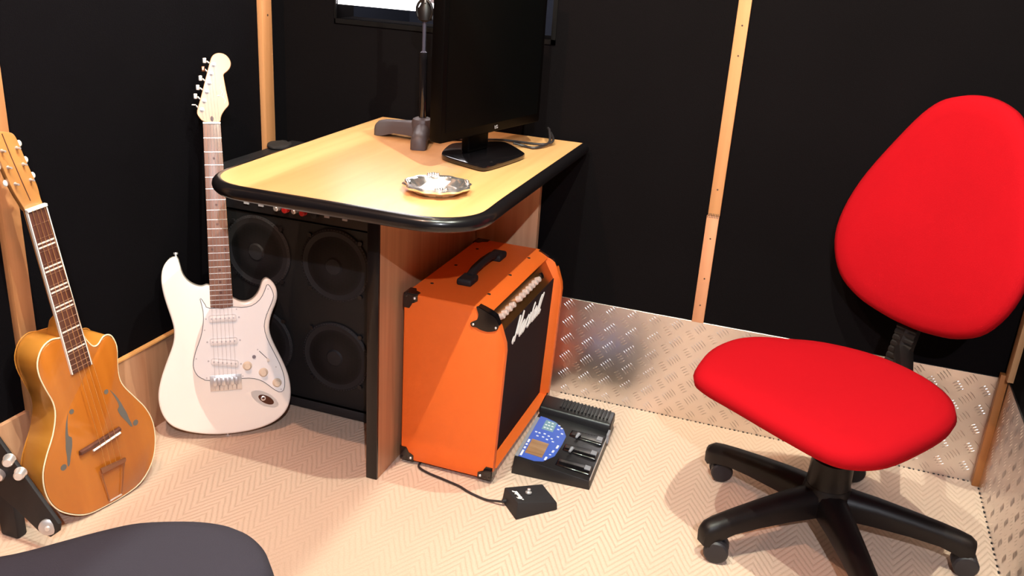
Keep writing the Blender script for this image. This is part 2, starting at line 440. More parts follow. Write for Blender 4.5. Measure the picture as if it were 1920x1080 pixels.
bmx.bm.faces.new(rows[0]); bmx.bm.faces.new(rows[-1][::-1])
bmx.build('edge_band', M_EDGE, dk)
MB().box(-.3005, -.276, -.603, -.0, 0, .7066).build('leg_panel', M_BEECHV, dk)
MB().box(-.304, -.2755, -.611, -.603, .0, .7066, .002).build('panel_edge', M_EDGE, dk)
MB().box(-.275, -.100, -.022, -.003, .0, .7066).build('modesty_panel', wood('beech_modesty', (.52, .29, .16), (.66, .40, .24), 'z', 45, .04, .42), dk)
MB().cyl((-.306, -.59, .05), (-.302, -.59, .05), .012).build('levelling_bolt', M_BLACK, dk)

# ------------------------------------------------------------------ orange amplifier
am = empty('guitar_amplifier', 'orange guitar amplifier with black corners under the right end of the desk', 'amplifier', (0, 0, 0))
am.location = (-.166, -.305, 0)
O = Vector((-.166, -.305, 0))
Y0, Y1 = -.535, -.075
z0 = .012
side = [(-.293, z0+.004), (-.289, z0), (-.072, z0), (-.060, z0+.006), (-.053, .035), (-.041, .350), (-.044, .368), (-.058, .408), (-.066, .424), (-.078, .433), (-.095, .440), (-.118, .4475), (-.283, .4475), (-.291, .443), (-.293, .435)]
def yprism(mb, pts, y0, y1, bev=0):
    # polygon in xz extruded along y
    Mx = Matrix(((1, 0, 0, -O.x), (0, 0, 1, 0), (0, 1, 0, 0), (0, 0, 0, 1)))
    return mb.prism(pts, y0-O.y, y1-O.y, bev, 2, True, Mx)
sh = MB(); TH = .019
yprism(sh, side, Y0, Y0+TH, .0025); yprism(sh, side, Y1-TH, Y1, .0025)
topb = [(-.293, .430), (-.283, .4475), (-.118, .4475), (-.085, .441), (-.068, .434), (-.060, .424), (-.058, .412), (-.118, .425), (-.280, .428)]
yprism(sh, [(-.29, .4478), (-.118, .4478), (-.104, .4440), (-.090, .4370), (-.086, .4325), (-.090, .4305), (-.118, .436), (-.29, .430)], Y0+.0018, Y1-.0018)
yprism(sh, [(-.29, z0), (-.072, z0), (-.060, z0+.006), (-.0535, .030), (-.085, .034), (-.29, .032)], Y0+.01, Y1-.01)
yprism(sh, [(-.290, z0), (-.280, z0), (-.280, .44), (-.290, .44)], Y0+.01, Y1-.01)
shell = sh.build('cabinet', M_ORANGE, am)
# grille, recessed a little, and the slanted gold control panel above it
gz0, gz1 = .034, .379
g = MB(); g.hexa([(-.110-O.x, Y0+TH-O.y, gz0), (-.078-O.x, Y0+TH-O.y, gz0), (-.078-O.x, Y1-TH-O.y, gz0), (-.110-O.x, Y1-TH-O.y, gz0),
        (-.100-O.x, Y0+TH-O.y, gz1), (-.064-O.x, Y0+TH-O.y, gz1), (-.064-O.x, Y1-TH-O.y, gz1), (-.100-O.x, Y1-TH-O.y, gz1)])
grille = g.build('grille', M_GRILLE, am)
g = MB(); g.hexa([(-.12-O.x, Y0+TH-O.y, .379), (-.066-O.x, Y0+TH-O.y, .379), (-.066-O.x, Y1-TH-O.y, .379), (-.12-O.x, Y1-TH-O.y, .379),
        (-.12-O.x, Y0+TH-O.y, .434), (-.097-O.x, Y0+TH-O.y, .434), (-.097-O.x, Y1-TH-O.y, .434), (-.12-O.x, Y1-TH-O.y, .434)])
panel = g.build('control_panel', M_GOLDP, am)
pn = Vector((.055, 0, .031)).normalized()      # panel normal
for q in (0, .085, .185, .28, .45, .545, .64, .735, .82, .91, 1):
    yy = -.472+.27*q
    base = Vector((-.0815-O.x, yy-O.y, .4060))
    k = MB(); k.tube([base, base+pn*.006, base+pn*.012, base+pn*.0135], [.0078, .0076, .0070, .0052], 14)
    k.build('knob', M_PINKM, am)
for yy in (-.495, -.165):
    base = Vector((-.0815-O.x, yy-O.y, .4060)); MB().cyl(base, base+pn*.006, .008, 14).build('input_jack', M_BLACKG, am)
# corner protectors
def cap(cx, y, z, sx, sy, sz, name='corner_protector'):
    """curved three-leaf cap on a box corner; signs tell which way the box extends"""
    c = MB(); R_ = .034; th = .0022
    def leaf(o, a, b, n):
        # rounded quarter plate
        o, a, b, n = Vector(o), Vector(a), Vector(b), Vector(n)
        pts = [(0, 0)]
        pts += [(R_, 0), (R_, R_*.42), (R_*.78, R_*.55), (R_*.62, R_*.62), (R_*.55, R_*.78), (R_*.42, R_), (0, R_)]
        ring0 = [c.bm.verts.new(o+a*p+b*q+n*th) for p, q in pts]; ring1 = [c.bm.verts.new(o+a*p+b*q-n*.001) for p, q in pts]
        c.bm.faces.new(ring0); c.bm.faces.new(ring1[::-1])
        for i in range(len(pts)): c.bm.faces.new((ring0[i], ring0[(i+1)%len(pts)], ring1[(i+1)%len(pts)], ring1[i]))
    o = (cx-O.x, y-O.y, z)
    ax, ay, az = Vector((sx, 0, 0)), Vector((0, sy, 0)), Vector((0, 0, sz))
    leaf(o, ax, az, -ay); leaf(o, ax, ay, -az); leaf(o, ay, az, -ax)
    c.ball(Vector(o)+(ax+ay+az)*.005, .0085, 10)
    ob = c.build(name, M_BLACKG, am)
    r = MB(); p = Vector(o)+ax*R_*.8+az*R_*.22-ay*th; r.ball(p, .0036, 10)
    r.build('rivet', M_CHROME, ob)
for (cx, cz, sx, sz) in ((-.293, z0, 1, 1), (-.293, .4475, 1, -1)):
    for y, sy in ((Y0, 1), (Y1, -1)): cap(cx, y, cz, sx, sy, sz)
for y, sy in ((Y0, 1), (Y1, -1)): cap(-.056, y, z0, -1, sy, 1)
# the two big rounded caps on the front top corners, lying over the chamfer
for y, sy in ((Y0, 1), (Y1, -1)):
    c = MB()
    sp = [(-.114, .449), (-.100, .4445), (-.084, .4375), (-.070, .431), (-.062, .420), (-.060, .408), (-.066, .400), (-.084, .394), (-.102, .395), (-.112, .399), (-.123, .399), (-.127, .406), (-.121, .412), (-.112, .418), (-.109, .430), (-.112, .440)]
    sp = [(q.x, q.y) for q in cmr(sp, 4)]
    yprism(c, sp, y-.0025*sy if sy > 0 else y-.002, y+.002 if sy > 0 else y+.0025)
    pr = [(-.112, .449), (-.100, .4445), (-.084, .4375), (-.070, .431), (-.060, .412)]
    n0 = [c.bm.verts.new((a-O.x+.0015, y-sy*.0022-O.y, b_+.0015)) for a, b_ in pr]
    n1 = [c.bm.verts.new((a-O.x+.0015, y+sy*(.019-abs(i-2)*.002)-O.y, b_+.0018)) for i, (a, b_) in enumerate(pr)]
    n2 = [c.bm.verts.new((a-O.x-.002, y+sy*(.019-abs(i-2)*.002)-O.y, b_-.002)) for i, (a, b_) in enumerate(pr)]
    for i in range(4):
        c.bm.faces.new((n0[i], n0[i+1], n1[i+1], n1[i])); c.bm.faces.new((n1[i], n1[i+1], n2[i+1], n2[i]))
    ob = c.build('corner_protector', M_BLACKG, am)
    r = MB()
    for a, b_ in ((-.120, .405), (-.066, .407)):
        r = MB(); r.ball((a-O.x, y-sy*.003-O.y, b_), .0030, 10); r.build('rivet', M_CHROME, ob)
# strap handle
h = MB()
hx = -.190-O.x; zt = .4475
h.tube([(hx, -.395-O.y, zt+.012), (hx, -.36-O.y, zt+.021), (hx, -.305-O.y, zt+.024), (hx, -.25-O.y, zt+.021), (hx, -.215-O.y, zt+.012)], .0105, 10)
hd = h.build('handle', M_BLACKM, am)
for yy in (-.405, -.205):
    m = MB(); m.box(hx-.019, hx+.019, yy-.026-O.y, yy+.026-O.y, zt-.001, zt+.017, .006, 3); m.build('handle_mount', M_BLACKM, hd)
for xx, yy in ((-.262, -.45), (-.262, -.305), (-.262, -.16), (-.118, -.45), (-.118, -.305), (-.118, -.16)):
    m = MB(); m.cyl((xx-O.x, yy-O.y, zt-.001), (xx-O.x, yy-O.y, zt+.001), .0042, 10); m.build('screw', M_BLACKM, am)
# script logo built from brush strokes, in grille plane; u along +y, v along +z
def strokes(sts, parent, Mx, mat, r=.0026, name='logo', flat=.4):
    mb = MB()
    for s_ in sts:
        pts = cmr([(x, y, 0) for x, y in s_], 5, closed=False)
        k = len(mb.bm.verts)
        mb.tube(pts, r, 8)
    for v in mb.bm.verts: v.co.z *= flat
    o = mb.build(name, mat, parent); o.matrix_local = Mx
    return o
def marshall(s, slant=.32, wx=1):
    """the word Marshall in slanted brush script, capital height s, origin at baseline left"""
    L_ = []
    def add(pts, dx): L_.append([((x+y*slant+dx)*s*wx, min(y, .72+.2*(y-.72) if dx > 1.5 and y > .72 else y)*s) for x, y in pts])
    add([(-.10, .02), (-.20, .10), (-.16, .22), (-.05, .20), (.02, .05), (.06, .35), (.10, .70), (.14, .98)], 0)      # M first leg with loop
    add([(.14, .98), (.22, .60), (.30, .22), (.42, .60), (.52, 1.02)], 0)
    add([(.52, 1.02), (.52, .6), (.54, .2), (.60, .02), (.70, .06)], 0)
    def a(dx):
        add([(.28, .42), (.16, .50), (.03, .36), (.02, .14), (.10, .02), (.20, .10), (.29, .42), (.27, .14), (.32, .02), (.42, .10)], dx)
    a(.70)
    add([(.0, .10), (.06, .48), (.02, .10), (.08, .34), (.20, .50), (.28, .42)], 1.16)
    add([(.0, .02), (.12, .20), (.20, .50), (.24, .24), (.22, .06), (.10, .0), (.02, .06)], 1.42)
    add([(.26, .08), (.32, .10)], 1.42)
    add([(.02, .02), (.08, .6), (.12, 1.05), (.06, .5), (.04, .05), (.12, .38), (.24, .46), (.26, .2), (.30, .02), (.38, .10)], 1.76)
    a(2.12)
    add([(.02, .10), (.14, .5), (.18, 1.05), (.08, .6), (.06, .12), (.14, .02), (.22, .10)], 2.54)
    add([(.02, .10), (.14, .5), (.18, 1.08), (.08, .6), (.06, .12), (.14, .02), (.26, .12)], 2.76)
    return L_
gn = Vector((.328, 0, -.014)).normalized()
Mx = frame((-.0655-O.x, -.402-O.y, .317), (0, 1, .012), (.043, 0, 1)); 
strokes(marshall(.060, .34, 1.14), am, Mx, M_WHITE, .0044, 'logo', .4)
MB().box(-.07-O.x, -.066-O.x, -.514-O.y, -.496-O.y, .036, .062).build('badge', M_ORANGE, am)

# cable from the amp to the footswitch
cb = MB(); cb.tube(cmr([(-.243, -.50, .004), (-.243, -.539, .004), (-.214, -.556, .004), (-.167, -.567, .004), (-.12, -.578, .004), (-.088, -.592, .004), (-.044, -.603, .004), (-.012, -.606, .010), (.004, -.607, .013)], 5, closed=False), .0028, 8)
tag(cb.build('cable', M_RUBBER), 'thin black cable running from orange amplifier to the small footswitch', 'cable')

# ------------------------------------------------------------------ small footswitch
fs = empty('footswitch', 'small black footswitch box with white script logo and chrome button', 'pedal', (.055, -.595, 0))
a0 = Vector((.055, -.595, 0))
A = Vector((-.009, -.587, 0)); B = Vector((.046, -.645, 0)); C_ = Vector((.121, -.567, 0)); D_ = Vector((.066, -.512, 0))
tz = [.038, .044, .020, .024]; ins = .004; cen = (A+B+C_+D_)/4
bot = [p-a0 for p in (A, B, C_, D_)]
top = [Vector((*(p+(cen-p)*(.07 if i < 2 else .03)-a0).xy, tz[i])) for i, p in enumerate((A, B, C_, D_))]
MB().hexa(bot+top, .003, 2).build('case', M_BLACKM, fs)
ex = (top[1]-top[0]).normalized(); ey = (top[3]-top[0]); nz_ = ex.cross(ey).normalized()
if nz_.z < 0: nz_ = -nz_
ctr = (top[0]+top[1]+top[2]+top[3])/4
p = ctr+nz_*.0005+(top[3]-top[0]).normalized()*-.004+ex*-.004
b_ = MB(); b_.tube([p, p+nz_*.003, p+nz_*.0035, p+nz_*.010, p+nz_*.011], [.0075, .0075, .004, .0042, .003], 14); b_.build('button', M_CHROME, fs)
eb = (top[3]-top[0]).normalized()
strokes(marshall(.0125, .3), fs, frame(top[1]+(top[0]-top[1])*.16+eb*.020+nz_*.0008, -ex, nz_.cross(-ex)), M_WHITE, .0011, 'logo', .3)
jp = (A+(B-A)*.25)-a0+Vector((0, 0, .013)); jn = Vector((-.72, -.69, 0))
MB().cyl(jp-jn*.002, jp+jn*.008, .0045, 12).build('cable_gland', M_BLACKM, fs)

# ------------------------------------------------------------------ multi-effects floor unit
fx = empty('effects_unit', 'black multi effects floor unit with blue display panel in front of the amplifier', 'effects pedal', (-.028, -.468, 0))
ux = Vector((.196, .014, 0)); vy = Vector((-.014, .30, 0)); 
fx.rotation_euler = (0, 0, .050)
W_, D2 = .196, .318
hl, hr = .046, .020
MB().hexa([(0, 0, 0), (W_, 0, 0), (W_, D2, 0), (0, D2, 0), (.004, .004, hl), (W_-.004, .004, hr+.003), (W_-.004, D2-.004, hr+.003), (.004, D2-.004, hl)], .002).build('case', M_BLACK, fx)
def topz(u): return hl+(hr+.003-hl)*(u/W_)
sl = math.atan2(hr+.003-hl, W_)
def tp_(u, v, h=0): return Vector((u, v, topz(u)+h))
def plate(pts, h0, h1, name, mat, parent=fx, bev=0):
    m = MB(); n = len(pts)
    a = [m.bm.verts.new(tp_(u, v, h0)) for u, v in pts]; t = [m.bm.verts.new(tp_(u, v, h1)) for u, v in pts]
    m.bm.faces.new(a[::-1]); m.bm.faces.new(t)
    for i in range(n): m.bm.faces.new((a[i], a[(i+1)%n], t[(i+1)%n], t[i]))
    return m.build(name, mat, parent, smooth=False)
plate([(.004, .010), (.012, .010), (.012, .215), (.004, .215)], 0, .0016, 'grey_strip', M_GREYP)
bp = plate([(.012, .012), (.052, .012), (.072, .022), (.092, .060), (.096, .120), (.096, .165), (.082, .195), (.055, .218), (.030, .225), (.012, .225)], -.001, .0008, 'display_panel', M_BLUE)
plate([(.022, .035), (.066, .035), (.066, .105), (.022, .105)], .0008, .0016, 'screen', M_LCD, bp)
plate([(.030, .165), (.060, .165), (.060, .215), (.030, .215)], .0008, .0012, 'key_area', M_TEAL, bp)
for (u, v) in [(.036, .175), (.044, .175), (.053, .175), (.036, .19), (.044, .19), (.053, .19), (.040, .205), (.05, .205), (.022, .142), (.031, .142), (.068, .205), (.077, .195), (.070, .185),
               (.044, .145), (.044, .128), (.056, .140), (.066, .132), (.078, .150), (.084, .170), (.030, .125), (.056, .122), (.072, .120)]:
    plate([(u-.0028, v-.002), (u+.0028, v-.002), (u+.0028, v+.002), (u-.0028, v+.002)], .0008, .0022, 'key', M_LCDTXT, bp)
for v0, v1 in ((.018, .045), (.052, .062), (.070, .078), (.084, .10)):
    plate([(.0135, v0), (.0185, v0), (.0185, v1), (.0135, v1)], .0008, .0011, 'lettering', M_LCDTXT, bp)
for v0, v1 in ((.030, .046), (.058, .062), (.072, .084), (.096, .112)):
    plate([(.072+(v0-.03)*.2, v0), (.077+(v0-.03)*.2, v0), (.078+(v0-.03)*.2, v1), (.073+(v0-.03)*.2, v1)], .0008, .0011, 'lettering', M_LCDTXT, bp)
# three foot pads with hinge blocks, and the long expression pedal at the back
for k, v in enumerate((.048, .122, .196)):
    m = MB(); m.hexa([tp_(.100, v-.026, -.002), tp_(.190, v-.028, -.002), tp_(.190, v+.016, -.002), tp_(.100, v+.012, -.002),
                      tp_(.104, v-.020, .003), tp_(.188, v-.026, .007), tp_(.188, v+.012, .007), tp_(.104, v+.006, .003)], .003)
    f_ = m.build('foot_pad', M_BLACKG, fx)
    plate([(.172, v-.012), (.186, v-.012), (.186, v+.006), (.172, v+.006)], .0055, .0082, 'grey_square', M_GREYP, f_)
    if k:
        m = MB(); m.tube([tp_(.122, v-.032, .006), tp_(.126, v-.020, .012), tp_(.128, v-.008, .006)], [.003, .005, .003], 8); m.build('hinge', M_GREYP, f_)
m = MB(); m.hexa([(.0, .245, hl-.006), (W_, .245, hr), (W_, D2, hr), (0, D2, hl-.006), (.0, .252, .060), (W_, .252, .046), (W_, D2-.004, .052), (0, D2-.004, .066)], .005, 3)
ped = m.build('expression_pedal', M_BLACK, fx)
for q in range(14):
    u = .055+q*.0098
    z = .0665+(.0525-.0665)*u/W_
    m = MB(); m.box(u-.0022, u+.0022, .264, D2-.006, z-.002, z+.0012); m.build('rib', M_BLACK, ped)
MB().box(W_-.004, W_+.002, .215, .245, .01, .034).build('side_hinge', M_GREYP, fx)
MB().box(W_-.004, W_-.0025, .01, .24, .020, .0262).build('chrome_edge', M_STEEL, fx)

# ------------------------------------------------------------------ speaker cabinet behind the desk
cab = empty('bass_combo', 'black bass combo with four round speakers standing behind the white guitar', 'speaker cabinet', (-.668, -.21, 0))
cx0, cx1, cy0, cy1, ch = -.910+.668, -.425+.668, -.41+.21, -.02+.21, .632
m = MB()
m.box(cx0, cx1, cy0+.022, cy1, 0.004, ch, .006)
T = .016
for b4 in ((cx0, cx1, ch-T, ch), (cx0, cx1, .004, .03), (cx0, cx0+T, .03, ch-T), (cx1-T, cx1, .03, ch-T)):
    m.box(b4[0], b4[1], cy0, cy0+.024, b4[2], b4[3], .003)
m.build('cabinet', simple('tolex_black', (.012, .010, .012), .6, bump=.6, bscale=500), cab)
m = MB(); m.box(cx0+T, cx1-T, cy0+.012, cy0+.024, .03, .525); m.build('baffle', simple('baffle_black', (.005, .0045, .0055), .6, bump=.5, bscale=500), cab)
m = MB(); m.box(cx0+T, cx1-T, cy0+.006, cy0+.024, .532, .610); cpn = m.build('control_panel', M_BLACK, cab)
# perforated grille material
gmt, nt, gb = newmat('speaker_mesh'); N = nt.nodes; L = nt.links
tc = N.new('ShaderNodeTexCoord'); vo = N.new('ShaderNodeTexVoronoi'); vo.inputs['Scale'].default_value = 260; vo.inputs['Randomness'].default_value = 0
L.new(tc.outputs['Object'], vo.inputs['Vector'])
mr = N.new('ShaderNodeMapRange'); mr.inputs[1].default_value = .3; mr.inputs[2].default_value = .5; L.new(vo.outputs['Distance'], mr.inputs[0])
mx = N.new('ShaderNodeMix'); mx.data_type = 'RGBA'; mx.inputs[6].default_value = (.003, .003, .003, 1); mx.inputs[7].default_value = (.014, .012, .013, 1)
L.new(mr.outputs[0], mx.inputs[0]); L.new(mx.outputs[2], gb.inputs['Base Color']); gb.inputs['Roughness'].default_value = .5; gb.inputs['Specular IOR Level'].default_value = .2
M_RING = simple('dotted_ring', (.04, .035, .04), .3)
for sx_ in (-.775, -.549):
    for sz_ in (.425, .172):
        c = Vector((sx_+.668, cy0+.012, sz_)); R_ = .094
        Mx = frame(c, (1, 0, 0), (0, 0, 1))
        sp = MB(); sp.lathe([(R_, 0), (R_+.003, .004), (R_-.004, .0075), (R_-.009, .006)], 48); ring = sp.build('speaker', M_BLACKM, cab); ring.matrix_local = Mx
        sp = MB(); sp.lathe([(0.0001, .010), (.03, .0095), (.06, .008), (R_-.008, .005)], 40); sp.build('speaker_grille', gmt, ring)
        d = MB()
        for q in range(72):
            a = 2*PI*q/72; d.box(R_*math.cos(a)-.0010, R_*math.cos(a)+.0010, R_*math.sin(a)-.0010, R_*math.sin(a)+.0010, .0045, .0065)
        d.build('dotted_ring', M_RING, ring)
        sp = MB(); sp.lathe([(.024, .0095), (.020, .0135), (.0001, .015)], 24); sp.build('dust_cap', M_BLACKM, ring)
        for a in (45, 135, 225, 315):
            a = math.radians(a); e = MB(); e.cyl((1.07*R_*math.cos(a), 1.07*R_*math.sin(a), 0), (1.07*R_*math.cos(a), 1.07*R_*math.sin(a), .007), .006, 10); e.build('clamp', M_BLACK, ring)
# controls on the strip: grey tabs, silver and red knobs, dark jack
px = lambda v: v+.668
for x_, z_ in ((-.800, .553), (-.757, .553), (-.568, .553), (-.518, .553)):
    m = MB(); m.box(px(x_)-.007, px(x_)+.007, cy0+.003, cy0+.007, z_-.004, z_+.004); m.build('switch', simple('tab_grey', (.45, .45, .5), .4), cpn)
for x_, mm, rr in ((-.708, M_CHROME, .008), (-.683, M_REDPL, .009), (-.657, M_CHROME, .007), (-.633, M_REDPL, .009), (-.600, M_BLACKM, .010)):
    m = MB(); m.tube([(px(x_), cy0+.007, .553), (px(x_), cy0-.006, .553), (px(x_), cy0-.008, .553)], [rr, rr*.9, rr*.6], 14); m.build('knob', mm, cpn)
# things lying on the combo
m = MB(); m.prism([(p.x, p.y) for p in cmr([(-.05, 0), (-.02, .035), (.03, .03), (.06, -.005), (.03, -.03), (-.02, -.028)], 3)], 0, .022, .008)
for v in m.bm.verts: v.co.z += .006*math.sin(v.co.x*130)*math.cos(v.co.y*90) if v.co.z > .01 else 0
for v in m.bm.verts: v.co = Vector((v.co.x*.62-.885, v.co.y*1.2-.125, v.co.z*.5+.6325))
tag(m.build('folded_cloth', simple('dark_cloth', (.016, .012, .012), .85, var=.5, vscale=30)), 'crumpled dark cloth on top of the bass combo at the corner batten', 'cloth')

# ------------------------------------------------------------------ guitars
def rv(wv):
    v = Vector(wv); t = v.length; return Matrix.Rotation(t, 3, v/t)
Bm = Matrix(((1, 0, 0), (0, 0, -1), (0, 1, 0)))
def pose(wv, tr, k=1):
    c = Vector((.5403, -2.2879, 1.2136)); m = (rv(wv) @ Bm).to_4x4() @ Matrix.Scale(k, 4); m.translation = c+(Vector(tr)-c)*k; return m
def arc_pts(pts, sub=3): return [(p.x, p.y) for p in cmr(pts, sub)]
def ccw(pts):
    a = sum(pts[i-1][0]*pts[i][1]-pts[i][0]*pts[i-1][1] for i in range(len(pts))); return pts if a > 0 else pts[::-1]

SM = pose((-.252, -.079, .647), (-.718, -.637, .010), 1.0075)
sg = empty('electric_guitar', 'white electric guitar with maple headstock leaning by the left end of the desk', 'guitar', M=SM)
SBODY = [(-0.0275, 0.3908), (-0.0401, 0.3845), (-0.0573, 0.3874), (-0.0764, 0.3998), (-0.0878, 0.4193), (-0.0923, 0.4421), (-0.0958, 0.4556), (-0.1002, 0.4596), (-0.113, 0.4576), (-0.1267, 0.4431), (-0.135, 0.4212), (-0.1359, 0.3892), (-0.1294, 0.3529), (-0.1169, 0.3064), (-0.113, 0.2786), (-0.1161, 0.2505), (-0.1284, 0.2194), (-0.1447, 0.179), (-0.1554, 0.1428), (-0.1585, 0.1157), (-0.1544, 0.0827), (-0.1397, 0.0529), (-0.1146, 0.0343), (-0.0756, 0.0211), (-0.0367, 0.014), (0.0033, 0.0122), (0.0489, 0.0145), (0.0892, 0.0229), (0.1222, 0.0376), (0.1469, 0.0635), (0.1562, 0.0978), (0.1547, 0.136), (0.1462, 0.1702), (0.1296, 0.2103), (0.1153, 0.2446), (0.1092, 0.2734), (0.1157, 0.3066), (0.1308, 0.3388), (0.1335, 0.3625), (0.1277, 0.3832), (0.115, 0.3966), (0.1064, 0.3985), (0.0967, 0.3904), (0.0917, 0.3717), (0.0796, 0.3531), (0.0636, 0.3426), (0.0458, 0.3424), (0.0284, 0.3515)]
SGUARD = [(-0.0496, 0.3554), (-0.0441, 0.3254), (-0.0456, 0.2922), (-0.0529, 0.2601), (-0.0652, 0.229), (-0.0727, 0.2011), (-0.0721, 0.1826), (-0.0642, 0.166), (-0.051, 0.1567), (-0.0388, 0.1528), (0.037, 0.1519), (0.0678, 0.149), (0.0903, 0.1389), (0.1081, 0.1233), (0.1258, 0.11), (0.1377, 0.1132), (0.1413, 0.1328), (0.1388, 0.1567), (0.1291, 0.1866), (0.1142, 0.2206), (0.1023, 0.2506), (0.0976, 0.2795), (0.1043, 0.3075), (0.1168, 0.3344), (0.1232, 0.3532), (0.1205, 0.3675), (0.1143, 0.38), (.1085, .382), (.1020, .366), (.0900, .346), (.0700, .332), (.0450, .329), (.0300, .331), (-.0290, .331), (-.0385, .3400), (-.0450, .3520)]
SHEAD = [(-0.0222, 0.7786), (-0.0268, 0.7879), (-0.0351, 0.7972), (-0.0341, 0.8066), (-0.0283, 0.8242), (-0.0188, 0.8543), (-0.0107, 0.8843), (-0.0012, 0.9143), (0.0031, 0.9309), (0.0113, 0.9403), (0.0241, 0.9433), (0.0385, 0.9393), (0.0483, 0.9258), (0.0488, 0.9126), (0.0414, 0.9011), (0.0324, 0.8947), (0.0296, 0.8917), (0.0317, 0.8762), (0.0348, 0.8525), (0.0395, 0.8255), (0.0397, 0.8193), (0.0293, 0.81), (0.02, 0.7944), (0.0182, 0.7851), (0.0178, 0.7778)]
MB().rprism(ccw(arc_pts(SBODY, 4)), -.043, 0, .006, 5).build('body', M_CREAM, sg, angle=60)
gp = ccw(arc_pts(SGUARD, 2))
gd = MB().prism(gp, 0.0002, .0018).build('pickguard', M_GUARD, sg, smooth=False)
MB().tube([(x, y, .0012) for x, y in gp], .0009, 6, closed=True).build('guard_rim', M_GUARDEDGE, gd)
# neck and fingerboard
def ybox(mb, y0, y1, w0, w1, z0_, z1_, bev=0, x0=0, x1=0):
    return mb.hexa([(x0-w0, y0, z0_), (x0+w0, y0, z0_), (x1+w1, y1, z0_), (x1-w1, y1, z0_), (x0-w0, y0, z1_), (x0+w0, y0, z1_), (x1+w1, y1, z1_), (x1-w1, y1, z1_)], bev)
def neckbar(y0, y1, w0, w1, zt, dep, name, mat, parent, x0=0, x1=0):
    m = MB(); n = 10; rows = []
    for k in range(9):
        t = k/8; y = y0+(y1-y0)*t; w_ = w0+(w1-w0)*t; xc = x0+(x1-x0)*t
        rows.append([m.bm.verts.new((xc-w_*math.cos(PI*j/n), y, zt-dep*math.sin(PI*j/n))) for j in range(n+1)])
    for A, B in zip(rows, rows[1:]):
        for j in range(n): m.bm.faces.new((A[j], A[j+1], B[j+1], B[j]))
        m.bm.faces.new((A[0], B[0], B[-1], A[-1]))
    m.bm.faces.new(rows[0]); m.bm.faces.new(rows[-1][::-1])
    return m.build(name, mat, parent)
nxo = -.0022
neckbar(.345, .778, .0265, .0200, .001, .020, 'neck', M_MAPLE, sg, -.0004, nxo)
m = MB(); ybox(m, .334, .7755, .0262, .0200, .0012, .0062, .0008, -.0006, nxo)
m.tube([(-.02, .3345, .0035), (-.001, .3315, .0035), (.02, .3345, .0035)], .0024, 6)
fb = m.build('fingerboard', M_ROSE, sg)
m = MB(); ybox(m, .775, .7795, .0202, .0202, .001, .0085, .0006, nxo, nxo); m.build('nut', M_IVORY, sg)
scl = .622; ynut = .777
for k in range(1, 22):
    y = ynut-scl*(1-2**(-k/12)); t = (ynut-y)/(ynut-.334); w_ = .0200+.0062*t
    if y < .336: continue
    MB().tube([(nxo+.0018*t-w_, y, .0060), (nxo+.0018*t+w_, y, .0060)], .0011, 6).build('fret', M_CHROME, fb)
for k, dx in ((3, 0), (5, 0), (7, 0), (9, 0), (12, -.0145), (12, .0145), (15, 0), (17, 0), (19, 0)):
    y = ynut-scl*(1-(2**(-(k-1)/12)+2**(-k/12))/2); m = MB(); m.cyl((dx-.001, y, .0058), (dx-.001, y, .0066), .0030, 12); m.build('dot_inlay', M_ROSEDK, fb)
hs = MB().rprism(ccw(arc_pts(SHEAD, 3)), -.013, .0015, .0012, 2).build('headstock', M_MAPLE, sg, angle=20)
TUN = [(0.0088, 0.9144), (0.0024, 0.8937), (-0.0031, 0.8719), (-0.0094, 0.8512), (-0.0164, 0.8293), (-0.0227, 0.8086)]
KN = [(-0.0109, 0.9245), (-0.0152, 0.9051), (-0.0221, 0.8832), (-0.0291, 0.8614), (-0.0354, 0.8407), (-0.0395, 0.8199)]
for i, ((x, y), (kx, ky)) in enumerate(zip(TUN, KN)):
    m = MB(); m.lathe([(.0055, .0015), (.0055, .003), (.003, .0035), (.003, .010), (.0001, .0105)], 14, Matrix.Translation((x, y, 0)))
    m.tube([(x-.006, y+.002, -.008), (kx+.004, ky-.001, -.008)], .0020, 8)
    tn = m.build('tuner', M_CHROME, hs)
    m = MB()
    if i == 5: m.box(kx-.006, kx+.004, ky-.0012, ky+.0012, -.014, -.002, .0008)
    else: m.box(kx-.005, kx+.004, ky-.0065, ky+.0065, -.010, -.004, .0022, 3)
    m.build('tuner_button', M_CHROME if i != 1 else simple('brass_tarnish', (.45, .2, .12), .25, 1), tn)
m = MB(); m.tube([(.014, .842, .002), (.018, .842, .002)], .0018, 6); m.build('string_tree', M_STEEL, hs)
m = MB(); m.lathe([(.004, .0016), (.004, .0022), (.0001, .0023)], 10, Matrix.Translation((-.001, .7875, 0)), sy=1.6); m.build('truss_rod_plug', M_ROSEDK, hs)
st_ = [[(.024, .868), (.021, .858), (.026, .852), (.022, .843), (.027, .838)], [(.030, .850), (.028, .838), (.032, .832), (.029, .824)]]
strokes(st_, hs, Matrix.Translation((0, 0, .0016)), simple('decal_silver', (.75, .62, .55), .4), .0008, 'decal', .3)
# strings
for q in range(6):
    a = -.0175+q*.0070; b2 = -.0255+q*.0102
    MB().tube([(b2*.98, .158, .013), (a+nxo, .7785, .0088), TUN[5-q]+(.007,)], .00032, 5).build('string', M_STEEL, sg)
